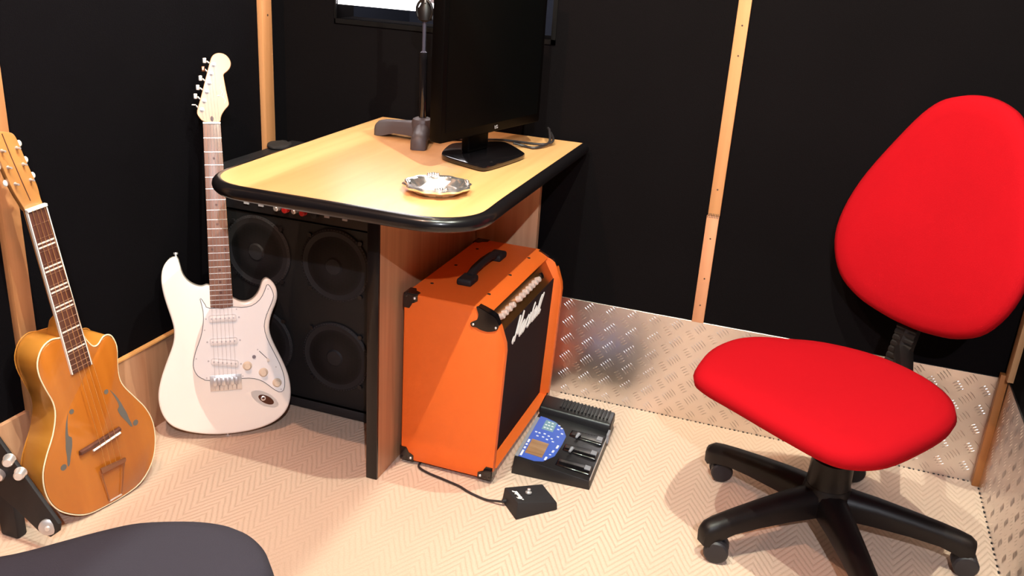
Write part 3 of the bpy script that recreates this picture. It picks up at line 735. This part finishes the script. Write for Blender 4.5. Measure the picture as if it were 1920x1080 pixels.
# pickups
for k, (y, ang) in enumerate(((.3055, 0), (.2480, 0), (.1945, -9))):
    m = MB(); m.box(-.033, .033, -.0085, .0085, .0015, .0085, .006, 4)
    pk = m.build('pickup', M_WHITE if k else M_WHITE, sg); pk.matrix_local = Matrix.Translation((0, y, 0)) @ Matrix.Rotation(math.radians(ang), 4, 'Z')
    for q in range(6): mm = MB(); mm.cyl((-.0255+q*.0102, 0, .0085), (-.0255+q*.0102, 0, .0090), .0020, 8); mm.build('pole_piece', M_STEEL, pk)
    for sx_ in (-.0385, .0385): mm = MB(); mm.cyl((sx_, 0, .0015), (sx_, 0, .0032), .0022, 8); mm.build('screw', M_STEEL, pk)
for (x, y) in [(0.0337, 0.3257), (0.1069, 0.3147), (-0.043, 0.2779), (-0.066, 0.2085), (-0.044, 0.159), (0.041, 0.1573), (0.1218, 0.1741), (0.1319, 0.1162), (.111, .372), (.0792, .2215)]:
    mm = MB(); mm.cyl((x, y, .0016), (x, y, .0026), .0017, 8); mm.build('screw', M_STEEL, gd)
for (x, y) in [(0.0529, 0.1821), (0.0908, 0.1626), (0.1227, 0.1337)]:
    mm = MB(); mm.lathe([(.0115, .0018), (.0108, .004), (.0085, .006), (.0080, .013), (.0065, .0145), (.0001, .0145)], 24, Matrix.Translation((x, y, 0)))
    mm.build('volume_knob', simple('aged_cream', (.82, .70, .56), .35), sg)
mm = MB(); mm.tube([(.083, .2175, .0022), (.104, .1945, .0022)], .0008, 6); sw = mm.build('switch_slot', M_GUARDEDGE, gd)
mm = MB(); mm.tube([(.102, .197, .002), (.1035, .1945, .012)], [.002, .0038], 10); mm.build('switch_tip', M_IVORY, gd)
mm = MB(); mm.cyl((.0699, .204, .0018), (.0699, .204, .0045), .0045, 14); mm.build('trim_button', simple('mauve_metal', (.45, .40, .45), .3, .8), gd)
# bridge
m = MB(); m.box(-.037, .038, .1245, .1640, .0003, .0030, .0008); br = m.build('bridge', M_CHROME, sg)
for q in range(6):
    xx = -.0255+q*.0102
    mm = MB(); mm.box(xx-.0044, xx+.0044, .138+.001*(q % 2), .158, .003, .0088, .0015); mm.cyl((xx, .138, .006), (xx, .127, .006), .0012, 8); mm.build('saddle', M_STEEL if q % 2 else M_CHROME, br)
# jack plate
jm = Matrix.Translation((.091, .095, .0004)) @ Matrix.Rotation(math.radians(-32), 4, 'Z')
mm = MB(); mm.prism([(.0375*math.cos(2*PI*q/32), .0160*math.sin(2*PI*q/32)*(1-.15*math.cos(2*PI*q/32)**2)) for q in range(32)], 0, .0018, .0006, 1)
jk = mm.build('jack_plate', M_CHROME, sg); jk.matrix_local = jm
mm = MB(); mm.prism([(.004+.021*math.cos(2*PI*q/24), .0095*math.sin(2*PI*q/24)) for q in range(24)], .0016, .0022); mm.build('jack_recess', simple('copper_shadow', (.22, .09, .06), .25, .9), jk)
mm = MB(); mm.lathe([(.0060, .002), (.0060, .005), (.0035, .0055), (.0033, .002)], 14, Matrix.Translation((-.004, 0, 0))); mm.build('jack_socket', M_CHROME, jk)
for p0, p1 in (((-.1004, .4585, -.02), (-.1004, .469, -.02)), ((-.0015, .012, -.02), (-.0015, .002, -.02))):
    a, b2 = Vector(p0), Vector(p1); MB().tube([a, a+(b2-a)*.5, a+(b2-a)*.6, b2], [.003, .0025, .0055, .005], 12).build('strap_button', M_CHROME, sg)

# ---- archtop acoustic
AM_ = pose((.031, -.130, 1.409), (-.811, -.927, -.0070), .9815)
ag = empty('archtop_guitar', 'amber archtop acoustic guitar with f holes leaning against the left wall', 'guitar', M=AM_)
ABODY = [(-0.0228, 0.4150), (-0.0436, 0.42), (-0.0657, 0.4114), (-0.0823, 0.388), (-0.0863, 0.3592), (-0.0816, 0.3255), (-0.0748, 0.2915), (-0.0778, 0.2605), (-0.095, 0.2221), (-0.1187, 0.1885), (-0.1362, 0.1572), (-0.1436, 0.1247), (-0.1421, 0.0883), (-0.1283, 0.0535), (-0.1009, 0.0223), (-0.0693, 0.0017), (-0.0264, -0.0071), (0.02, -0.0122), (0.0702, -0.0086), (0.1098, 0.0213), (0.1304, 0.0634), (0.1376, 0.1139), (0.1279, 0.1593), (0.1076, 0.2009), (0.0881, 0.2403), (0.0829, 0.2691), (0.0882, 0.3028), (0.0957, 0.3362), (0.0913, 0.3618), (0.081, 0.3721), (0.0687, 0.3714), (0.0535, 0.361), (0.0416, 0.3643), (0.0313, 0.3836), (0.0220, 0.4050)]
ab = ccw(arc_pts(ABODY))
rb = MB().rprism(ab, -.073, -.001, .0015, 2).build('ribs', M_RIB, ag, angle=60)
cxy = Vector((-.002, .16))
ins_ = [(Vector(p)-cxy)*.985+cxy for p in ab]
tpm = MB().prism([(p.x, p.y) for p in ins_], -.002, .0012, .0008, 1).build('soundboard', M_AMBERV, ag, angle=50)
MB().tube([(x, y, -.0008) for x, y in ab], .0016, 6, closed=True).build('binding', M_BIND, ag)
MB().tube([(x, y, -.0725) for x, y in ab], .0012, 6, closed=True).build('back_binding', M_RIB, ag)
FL = [(-.0515, .2520), (-.0610, .2330), (-.0690, .2080), (-.0725, .1930), (-.0765, .1780), (-.0790, .1600), (-.0835, .1385), (-.0790, .1400), (-.0730, .1560), (-.0660, .1720), (-.0620, .1840), (-.0600, .1960), (-.0640, .2020), (-.0625, .2150), (-.0560, .2400)]
for sgn in (-1, 1):
    pts = [((p[0]+(p[0]-(-.0515-(.252-p[1])*.24))*.22)*-sgn, p[1]) for p in FL]
    m = MB().prism(ccw(arc_pts(pts, 2)), .0008, .0016)
    m.lathe([(.0055, .0008), (.0055, .0016), (.0001, .0016)], 16, Matrix.Translation((sgn*.0435, .2505, 0)))
    m.lathe([(.0070, .0008), (.0070, .0016), (.0001, .0016)], 16, Matrix.Translation((sgn*.0935, .1415, 0)))
    m.build('f_hole', M_HOLE, tpm)
neckbar(.33, .690, .0215, .0195, -.0005, .022, 'neck', M_RIB, ag, .001, -.0015)
m = MB(); m.hexa([(-.028, .385, -.060), (.024, .385, -.060), (.018, .45, -.028), (-.020, .45, -.028), (-.024, .385, -.002), (.022, .385, -.002), (.020, .47, -.002), (-.021, .47, -.002)], .006, 3)
m.build('heel', M_RIB, ag)
m = MB(); ybox(m, .330, .6865, .0225, .0192, .0015, .0070, .0008, .001, -.0012); fa = m.build('fingerboard', M_ROSEDK, ag)
for s_ in (-1, 1):
    m = MB(); m.hexa([(.001+s_*.0225, .330, .0005), (.001+s_*.0245, .330, .0005), (-.0012+s_*.0212, .6865, .0005), (-.0012+s_*.0192, .6865, .0005),
              (.001+s_*.0225, .330, .0072), (.001+s_*.0245, .330, .0072), (-.0012+s_*.0212, .6865, .0072), (-.0012+s_*.0192, .6865, .0072)]); m.build('board_binding', M_IVORY, fa)
m = MB(); ybox(m, .6865, .6925, .0215, .0215, .001, .0105, .001, -.0012, -.0012); m.build('nut', M_IVORY, ag)
scl = .540; ynut = .688
for k in range(1, 20):
    y = ynut-scl*(1-2**(-k/12)); t = (ynut-y)/(ynut-.33)
    if y < .333: break
    w_ = .0192+.0033*t; xc = -.0012+.0022*t
    MB().tube([(xc-w_, y, .0068), (xc+w_, y, .0068)], .0008, 6).build('fret', simple('brass_fret', (.6, .42, .35), .3, 1) if k == 1 else bpy.data.materials['brass_fret'], fa)
for k in (3, 5, 7, 9, 12, 15):
    for off in (-.0042, .0042) if k < 12 else (0,):
        y = ynut-scl*(1-(2**(-(k-1)/12)+2**(-k/12))/2)+off; t = (ynut-y)/(ynut-.33); w_ = (.0192+.0033*t)*.93; xc = -.0012+.0022*t
        m = MB(); m.box(xc-w_, xc+w_, y-.0017, y+.0017, .0066, .0073); m.build('bar_inlay', M_PEARL, fa)
AH = [(-.0200, .6820), (-.0210, .6930), (-.0290, .7150), (-.0345, .7369), (-.0400, .776), (-.0440, .815), (-.0465, .846), (-.0360, .842), (-.0264, .8460), (-.0135, .8410), (-.0036, .8368), (.0015, .8262), (.0050, .7896), (.0143, .7411), (.0165, .7239), (.0150, .7050), (.0165, .6930), (.0165, .6820)]
ahd = MB().rprism(ccw(arc_pts(AH, 3)), -.013, .001, .001, 2).build('headstock', M_MAPLE if False else simple('head_amber', (.50, .215, .065), .3, coat=.5, var=.15, vscale=20), ag, angle=50)
m = MB(); m.tube([(-.0245, .841, .0012), (-.0200, .80, .0012), (-.0130, .75, .0012), (-.0060, .705, .0012)], .0010, 6); m.build('centre_line', M_ROSEDK, ahd)
for (x, y) in [(-0.0044, 0.8087), (-0.0005, 0.776), (0.0053, 0.7432), (-0.0337, 0.8109), (-0.0309, 0.7784), (-0.0262, 0.7446)]:
    m = MB(); m.tube([(x, y, .001), (x, y, .0035), (x, y, .012)], [.0035, .0022, .0020], 10)
    s_ = 1 if x > -.02 else -1
    bx_, by_ = x+s_*.0125, y+.004
    m.tube([(x, y, -.008), (bx_-s_*.003, by_, -.008)], .0018, 8)
    tn = m.build('tuner', M_STEEL, ahd)
    MB().ball((bx_, by_, -.008), .0065, 12, (.75, 1.05, .6)).build('tuner_button', M_IVORY, tn)
# floating bridge, saddle, trapeze tailpiece, strings
m = MB(); m.hexa([(-.0555, .1465, .001), (.0515, .1465, .001), (.0525, .1570, .001), (-.0530, .1575, .001), (-.054, .149, .010), (.050, .149, .010), (.051, .1555, .010), (-.052, .156, .010)], .0015)
bra = m.build('bridge', M_ROSEDK, ag)
m = MB(); m.tube([(-.0265, .1435, .0105), (.0455, .1465, .0105)], .0026, 8); m.build('saddle', M_IVORY, bra)
M_TAIL = simple('tarnished_brass', (.34, .17, .10), .35, .8)
m = MB(); m.hexa([(-.0215, .079, .006), (.0410, .072, .006), (.0430, .0815, .006), (-.0213, .093, .006), (-.0215, .079, .012), (.0410, .072, .012), (.0430, .0815, .012), (-.0213, .093, .012)], .002)
m.tube([(-.0205, .082, .008), (-.0170, .0, .004)], .0012, 6); m.tube([(.0395, .075, .008), (.0150, -.002, .004)], .0012, 6)
tl = m.build('tailpiece', M_TAIL, ag)
m = MB(); m.tube([(-.0180, .0, .003), (.0150, -.003, .003)], .0018, 8); m.build('tail_hinge', M_CHROME, tl)
for q in range(4):
    a = -.0135+q*.0085; b2 = -.0080+q*.0130
    MB().tube([(b2, .085, .010), (b2-.001, .146, .0135), (a, .689, .0108)], .00055, 5).build('string', simple('bronze_string', (.75, .5, .25), .3, 1) if q == 0 else bpy.data.materials['bronze_string'], ag)

# ------------------------------------------------------------------ desk-top things
ZT = .7352
# monitor standing sideways: screen faces the right wall
mt = Vector((.24, .97, 0)).normalized(); mn = Vector((mt.y, -mt.x, 0))
mo = Vector((-.206, -.345, ZT))
mon = empty('monitor', 'black flat screen monitor standing on the desk in front of the window', 'monitor', tuple(mo))
mon.rotation_euler = (0, 0, math.atan2(mt.y, mt.x))     # local x along screen, local -y is the screen normal
x0, x1, zb, zt2 = -.166, .238, .060, .405
m = MB(); m.box(x0, x1, -.020, .012, zb, zt2, .004, 2); hous = m.build('housing', M_BEZEL, mon)
m = MB(); m.box(x0+.015, x1-.015, -.0212, -.0195, zb+.022, zt2-.018); m.build('screen', M_SCREEN, mon)
m = MB(); m.box(x0+.06, x1-.06, .010, .045, zb+.05, zt2-.06, .01, 2); m.build('back_cover', M_BLACKM, mon)
m = MB(); m.box(-.020, .060, .008, .032, .012, .20, .006, 3); m.build('stand_neck', M_BEZEL, mon)
_iv = Matrix.Rotation(-math.atan2(mt.y, mt.x), 3, 'Z')
BW = [(-.276, -.395), (-.262, -.414), (-.165, -.459), (-.146, -.462), (-.133, -.450), (-.106, -.300), (-.108, -.282), (-.122, -.262), (-.178, -.196), (-.198, -.186), (-.222, -.196), (-.290, -.268), (-.299, -.285)]
bs = ccw([tuple((_iv @ (Vector((p.x, p.y, ZT))-mo))[:2]) for p in cmr(BW, 3)])
m = MB(); m.rprism(bs, .002, .013, .002, 2); ob = m.build('stand_base', M_BLACKG, mon); 
text('maker_logo', 'LG', .011, simple('logo_pale', (.55, .5, .5), .4), mon, Matrix.Translation((.045, -.0208, zb+.011)) @ Matrix.Rotation(PI/2, 4, 'X'))
text('bezel_lettering', 'FLATRON', .010, simple('lettering_dim', (.12, .07, .06), .5), mon, Matrix.Translation((x0+.045, -.0208, zt2-.009)) @ Matrix.Rotation(PI/2, 4, 'X'))
# monitor leads behind
cb = MB(); cb.tube(cmr([(-.175, -.175, ZT+.010), (-.15, -.165, ZT+.004), (-.12, -.17, ZT+.004), (-.10, -.12, ZT+.010), (-.115, -.07, ZT+.03), (-.13, -.035, ZT+.03)], 5, closed=False), .0032, 8)
cb.tube(cmr([(-.262, -.180, ZT+.012), (-.275, -.165, ZT+.004), (-.22, -.13, ZT+.004), (-.12, -.12, ZT+.004), (-.095, -.10, ZT+.012), (-.12, -.04, ZT+.02)], 5, closed=False), .003, 8)
tag(cb.build('monitor_cable', M_RUBBER), 'black monitor cables looping on the desk behind the screen', 'cable')

# microphone desk stand
ms = empty('microphone_stand', 'short tripod stand with thick grey feet and black pole on the desk', 'stand', (-.392, -.243, ZT))
for ang, ln in ((178, .128), (-70, .115), (42, .125)):
    a = math.radians(ang); d = Vector((math.cos(a), math.sin(a), 0)); m = MB(); s2 = Vector((-d.y, d.x, 0)); rows = []
    for t_, hw, zh, zl in ((0.0, .022, .048, .008), (.25, .020, .046, .012), (.55, .019, .043, .012), (.8, .0195, .040, .002), (.93, .019, .036, 0), (1, .014, .028, 0)):
        c = d*ln*t_; sec = [(-1, zl), (-1, zl+(zh-zl)*.55), (-.72, zl+(zh-zl)*.85), (-.3, zh), (.3, zh), (.72, zl+(zh-zl)*.85), (1, zl+(zh-zl)*.55), (1, zl)]
        rows.append([m.bm.verts.new(c+s2*hw*q+Vector((0, 0, z))) for q, z in sec])
    for A, B in zip(rows, rows[1:]):
        for j in range(8): m.bm.faces.new((A[j], A[(j+1)%8], B[(j+1)%8], B[j]))
    m.bm.faces.new(rows[0][::-1]); m.bm.faces.new(rows[-1]); m.build('foot', M_CASTG, ms, angle=75)
m = MB(); m.lathe([(.027, .010), (.027, .046), (.024, .054), (.016, .058), (.0001, .058)], 24); m.build('hub', M_CASTG, ms)
m = MB(); m.cyl((0, 0, .055), (0, -.004, .215), .0095); m.build('lower_tube', M_BLACKG, ms)
m = MB(); m.tube([(0, -.004, .212), (0, -.004, .218), (0, -.005, .55)], [.0095, .0045, .0043], 12); m.build('upper_tube', simple('tube_grey', (.10, .09, .13), .3, .6), ms)
m = MB(); m.lathe([(.0001, .285), (.017, .29), (.018, .315), (.012, .325), (.008, .34), (.008, .40), (.0001, .40)], 16); m.build('clutch', M_CHAIRB, ms)
m = MB(); m.tube([Vector((.020*math.cos(a), -.006, .312+.024*math.sin(a))) for a in [2*PI*q/20 for q in range(20)]], .0035, 8, closed=True); m.build('wing_ring', M_CHAIRB, ms)
m = MB(); m.box(.016, .036, -.014, .006, .330, .40, .003); m.build('clip', simple('clip_grey', (.22, .20, .24), .4), ms)
m = MB(); m.tube([(.004, -.012, .33), (.006, -.014, .36), (.004, -.012, .40)], .0022, 8); m.build('clip_wire', M_CHROME, ms)

# silver tray with a pale card
tr = empty('ashtray', 'ornate round silver ashtray with beaded rim near the front of the desk', 'ashtray', (-.163, -.668, ZT))
m = MB(); n = 72; rows = []
for r_, z in ((.0001, .004), (.030, .004), (.044, .005), (.050, .012), (.055, .018), (.064, .0195), (.068, .017), (.066, .013), (.056, .008), (.046, .001), (.0001, .0008)):
    rows.append([m.bm.verts.new(((r_*(1+(.035*math.cos(12*2*PI*j/n) if r_ > .052 else 0)))*math.cos(2*PI*j/n), (r_*(1+(.035*math.cos(12*2*PI*j/n) if r_ > .052 else 0)))*math.sin(2*PI*j/n), z)) for j in range(n)])
for A, B in zip(rows, rows[1:]):
    for j in range(n): m.bm.faces.new((A[j], A[(j+1)%n], B[(j+1)%n], B[j]))
m.build('dish', M_SILVER, tr)
for q in range(4):
    a = PI*2*q/4+.55; m = MB()
    for e in (-.16, -.08, 0, .08, .16): m.ball((.061*math.cos(a+e), .061*math.sin(a+e), .021), .0035+.001*(abs(e) < .05), 8)
    m.build('rim_ornament', M_SILVER, tr)
m = MB(); m.hexa([(-.185, -.712, ZT+.007), (-.140, -.708, ZT+.009), (-.146, -.640, ZT+.013), (-.190, -.644, ZT+.010), (-.185, -.712, ZT+.009), (-.140, -.708, ZT+.011), (-.146, -.640, ZT+.015), (-.190, -.644, ZT+.012)])
for v in m.bm.verts: v.co.z += .004
tag(m.build('card', simple('pale_card', (.85, .78, .82), .3)), 'small pale card lying in the silver ashtray', 'card')

# ------------------------------------------------------------------ red swivel chair
HC = Vector((.69, -.41, 0))
ch_ = empty('office_chair', 'red fabric office chair with black five star base by the tread plate wall', 'chair', tuple(HC))
def T3(p): return Vector(p)-HC
# base
m = MB(); m.lathe([(.040, .068), (.052, .080), (.054, .118), (.048, .138), (.0001, .138)], 24); m.build('hub', M_CHAIRB, ch_)
for ang in (220, 151, 78, 358, 290):
    a = math.radians(ang); d = Vector((math.cos(a), math.sin(a), 0)); s2 = Vector((-d.y, d.x, 0)); m = MB(); rows = []
    for t_, hw, zt_, hh in ((.0, .036, .132, .060), (.12, .034, .131, .060), (.35, .030, .125, .054), (.6, .0265, .114, .046), (.8, .024, .104, .042), (.92, .0235, .097, .046), (.99, .021, .091, .052), (1.03, .014, .082, .040)):
        c = d*(.305*t_); sec = [(-.85, -1), (-1, -.4), (-.8, -.12), (-.35, 0), (.35, 0), (.8, -.12), (1, -.4), (.85, -1)]
        rows.append([m.bm.verts.new(c+s2*hw*q+Vector((0, 0, zt_+hh*z))) for q, z in sec])
    for A, B in zip(rows, rows[1:]):
        for j in range(8): m.bm.faces.new((A[j], A[(j+1)%8], B[(j+1)%8], B[j]))
    m.bm.faces.new(rows[0][::-1]); m.bm.faces.new(rows[-1]); lg = m.build('leg', M_CHAIRB, ch_, angle=55)
    cc = d*.288; ca = 3.3+(.12 if ang < 200 else -.1); ax = Vector((-math.sin(ca), math.cos(ca), 0))
    m = MB(); m.cyl(cc+Vector((0, 0, .045)), cc+Vector((0, 0, .075)), .007)
    fwd = Vector((math.cos(ca), math.sin(ca), 0)); wc = cc-fwd*.014+Vector((0, 0, .0265))
    m.tube([wc-ax*.006, wc+ax*.006], .024, 18)
    cs_ = m.build('caster', M_WHEEL, lg)
    for s_ in (-1, 1):
        m = MB(); o_ = wc+ax*s_*.014
        m.tube([o_-ax*s_*.008, o_-ax*s_*.006, o_+ax*s_*.004, o_+ax*s_*.008, o_+ax*s_*.0095], [.0245, .0265, .0265, .023, .014], 20); m.build('wheel', M_WHEEL, cs_)
m = MB(); m.tube([(0, 0, .12), (0, 0, .20), (0, 0, .205), (0, 0, .36)], [.048, .045, .040, .038], 20); m.build('gas_column', M_CHAIRB, ch_)
sc_ = Vector((.630, -.525, 0)); fd = Vector((-.643, -.766, 0)); ld = Vector((.766, -.643, 0))   # seat forward and lateral directions
m = MB(); q0 = T3(sc_)
m.hexa([q0+fd*.10+ld*.06+Vector((0, 0, .335)), q0+fd*.10-ld*.06+Vector((0, 0, .335)), q0-fd*.14-ld*.06+Vector((0, 0, .335)), q0-fd*.14+ld*.06+Vector((0, 0, .335)),
        q0+fd*.10+ld*.08+Vector((0, 0, .372)), q0+fd*.10-ld*.08+Vector((0, 0, .372)), q0-fd*.14-ld*.08+Vector((0, 0, .372)), q0-fd*.14+ld*.08+Vector((0, 0, .372))], .008)
m.build('seat_mechanism', M_CHAIRB, ch_)
def cushion(outl, rings, name, mat, parent, Mx):
    """rings: list of (scale inset metres, z)"""
    m = MB(); pts = [Vector((p.x, p.y)) for p in cmr(outl, 4)]; n = len(pts); c = sum(pts, Vector((0, 0)))/n; rows = []
    for ins, z, dome in rings:
        row = []
        for p in pts:
            d = (p-c); L2 = d.length; q = c+d*max(0, (L2-ins)/L2) if ins < 1 else c+d*.001
            row.append(m.bm.verts.new(Mx @ Vector((q.x, q.y, z(q) if callable(z) else z))))
        rows.append(row)
    for A, B in zip(rows, rows[1:]):
        for j in range(n): m.bm.faces.new((A[j], A[(j+1)%n], B[(j+1)%n], B[j]))
    m.bm.faces.new(rows[0][::-1]); m.bm.faces.new(rows[-1])
    return m.build(name, mat, parent, angle=70)
SEAT = SEATPTS = [(.378, -.553), (.388, -.450), (.420, -.370), (.465, -.318), (.540, -.290), (.625, -.270), (.730, -.285), (.820, -.340), (.875, -.420), (.888, -.500), (.868, -.575), (.812, -.670), (.755, -.745), (.702, -.778), (.650, -.775), (.570, -.725), (.470, -.650), (.405, -.600)]
I4 = Matrix.Translation(-HC)
cushion(SEAT, [(.045, .372, 0), (.018, .374, 0), (.004, .382, 0), (.0, .396, 0), (.006, .410, 0), (.022, .418, 0), (.055, .4215, 0), (.12, .421, 0), (2, .418, 0)], 'seat', M_RED, ch_, I4)
m = MB()
# backrest: plane facing the seat front, reclined 12 degrees
rec = math.radians(12); bn = fd*math.cos(rec)+Vector((0, 0, math.sin(rec))); bu = -fd*math.sin(rec)+Vector((0, 0, math.cos(rec))); bl = bu.cross(bn)
BP = Vector((.861, -.281, .42))
BM_ = Matrix((bl, bu, bn)).transposed().to_4x4(); BM_.translation = T3(BP)
half = [(-.11, .562), (-.165, .553), (-.212, .527), (-.258, .465), (-.318, .345), (-.343, .245), (-.338, .165), (-.300, .095), (-.240, .058), (-.17, .042)]
BO = half+[(-.11, .038)]+[(-.22-p[0], p[1]) for p in half[::-1][:-1]]
def bz(off):
    return lambda q: off+.030*((q.x+.11)/.23)**2+.035*max(0, (q.y-.30)/.26)**2*.5
cushion(BO, [(.03, bz(-.045), 0), (.008, bz(-.040), 0), (0, bz(-.025), 0), (.004, bz(-.010), 0), (.018, bz(-.001), 0), (.045, bz(.002), 0), (.10, bz(.002), 0), (2, bz(.002), 0)], 'backrest', M_RED, ch_, BM_)
def bw(x, y, z=0): return BM_ @ Vector((x, y, z))
p1 = T3(sc_-fd*.12+Vector((0, 0, .35))); p2 = T3(sc_-fd*.27+Vector((0, 0, .37)))
m = MB(); m.tube([p1, p2, bw(-.11, -.02, -.05), bw(-.11, .12, -.055), bw(-.11, .25, -.05)], [.018, .020, .022, .020, .016], 10); bbar = m.build('back_bar', M_CHAIRB, ch_)
m = MB()
for q in range(9):
    pp = bw(-.11, -.07+q*.0145, -.040); m.tube([pp-bl*.026, pp+bl*.026], .0085, 10)
m.build('bellows', M_CHAIRB, bbar)

# ------------------------------------------------------------------ dark grey seat in the near left corner
SC2 = Vector((-.235, -1.665, 0))
ch2 = empty('office_chair', 'dark grey fabric chair seat in the near left foreground', 'chair', tuple(SC2))
S2 = [(-.47, -1.71), (-.41, -1.64), (-.350, -1.580), (-.310, -1.525), (-.275, -1.482), (-.240, -1.450), (-.184, -1.423), (-.145, -1.412), (-.110, -1.411), (-.075, -1.424), (-.045, -1.446), (-.018, -1.482), (.0, -1.56), (.005, -1.65), (-.03, -1.78), (-.12, -1.87), (-.25, -1.90), (-.38, -1.87), (-.46, -1.80)]
cushion(S2, [(.05, .39, 0), (.015, .392, 0), (.002, .402, 0), (0, .418, 0), (.004, .434, 0), (.016, .445, 0), (.04, .450, 0), (.1, .451, 0), (2, .450, 0)], 'seat', M_GREYF, ch2, Matrix.Translation(-SC2))
m = MB(); m.tube([(0, 0, .06), (0, 0, .39)], .028, 16); m.build('gas_column', M_CHAIRB, ch2)
m = MB(); m.box(-.09, .09, -.09, .09, .36, .392, .01); m.build('seat_mechanism', M_CHAIRB, ch2)
for k in range(5):
    a = 2*PI*k/5+.95; d = Vector((math.cos(a), math.sin(a), 0)); m = MB(); m.tube([(0, 0, .09), d*.14+Vector((0, 0, .09)), d*.27+Vector((0, 0, .065))], [.026, .02, .015], 10); lg = m.build('leg', M_CHAIRB, ch2)
    m = MB(); s2 = Vector((-d.y, d.x, 0)); wc = d*.265+Vector((0, 0, .0255)); m.tube([wc-s2*.018, wc+s2*.018], .0255, 16); m.cyl(wc, wc+Vector((0, 0, .04)), .006); m.build('caster', M_WHEEL, lg)

# ------------------------------------------------------------------ black panel with chrome knobs at the left edge
e = Vector((-.785, -1.1, .031)); 
bpn = empty('equipment_panel', 'slanted black panel with chrome knobs beside the amber guitar at left edge', 'panel', (-.80, -1.10, 0))
o_ = Vector((-.80, -1.10, 0))
fx_ = Matrix(((1, 0, 0, -o_.x), (0, 0, -1, -1.125-o_.y), (0, 1, 0, 0), (0, 0, 0, 1)))
m = MB(); PP = [(-.743, .082), (-.748, .062), (-.771, .042), (-.798, .045), (-.851, .085), (-.920, .125), (-.920, .290), (-.876, .247)]
m.prism(ccw([(p[0], p[1]) for p in PP]), .012, .020, .002, 2, True, fx_); pb = m.build('plate', M_BLACKM, bpn)
def fpt(x, z, o=0): return Vector((x-o_.x, -1.145-o-o_.y, z))
MB().box(-.915-o_.x, -.868-o_.x, -1.138-o_.y, -1.112-o_.y, .0, .11, .006).build('dark_block', M_BLACKM, bpn)  # plain black block filling the dark area below the plate
ax = Vector((.55, -.8, .1)).normalized()
m = MB(); c = fpt(-.772, .068); m.tube([c, c+ax*.005, c+ax*.008, c+ax*.0085], [.0175, .0175, .013, .005], 24); st2 = m.build('strap_stud', M_STEEL, pb)
m = MB(); m.tube([c+ax*.007, c+ax*.013], [.006, .004], 12); m.build('stud_screw', M_CHROME, st2)
for x_, z_ in ((-0.8480, 0.2030), (-0.8240, 0.1790), (-0.8770, 0.1620)):
    c = fpt(x_, z_); m = MB(); m.tube([c, c+ax*.002, c+ax*.016, c+ax*.020], [.012, .0105, .0100, .0075], 18); m.build('knob', M_CHROME, pb)
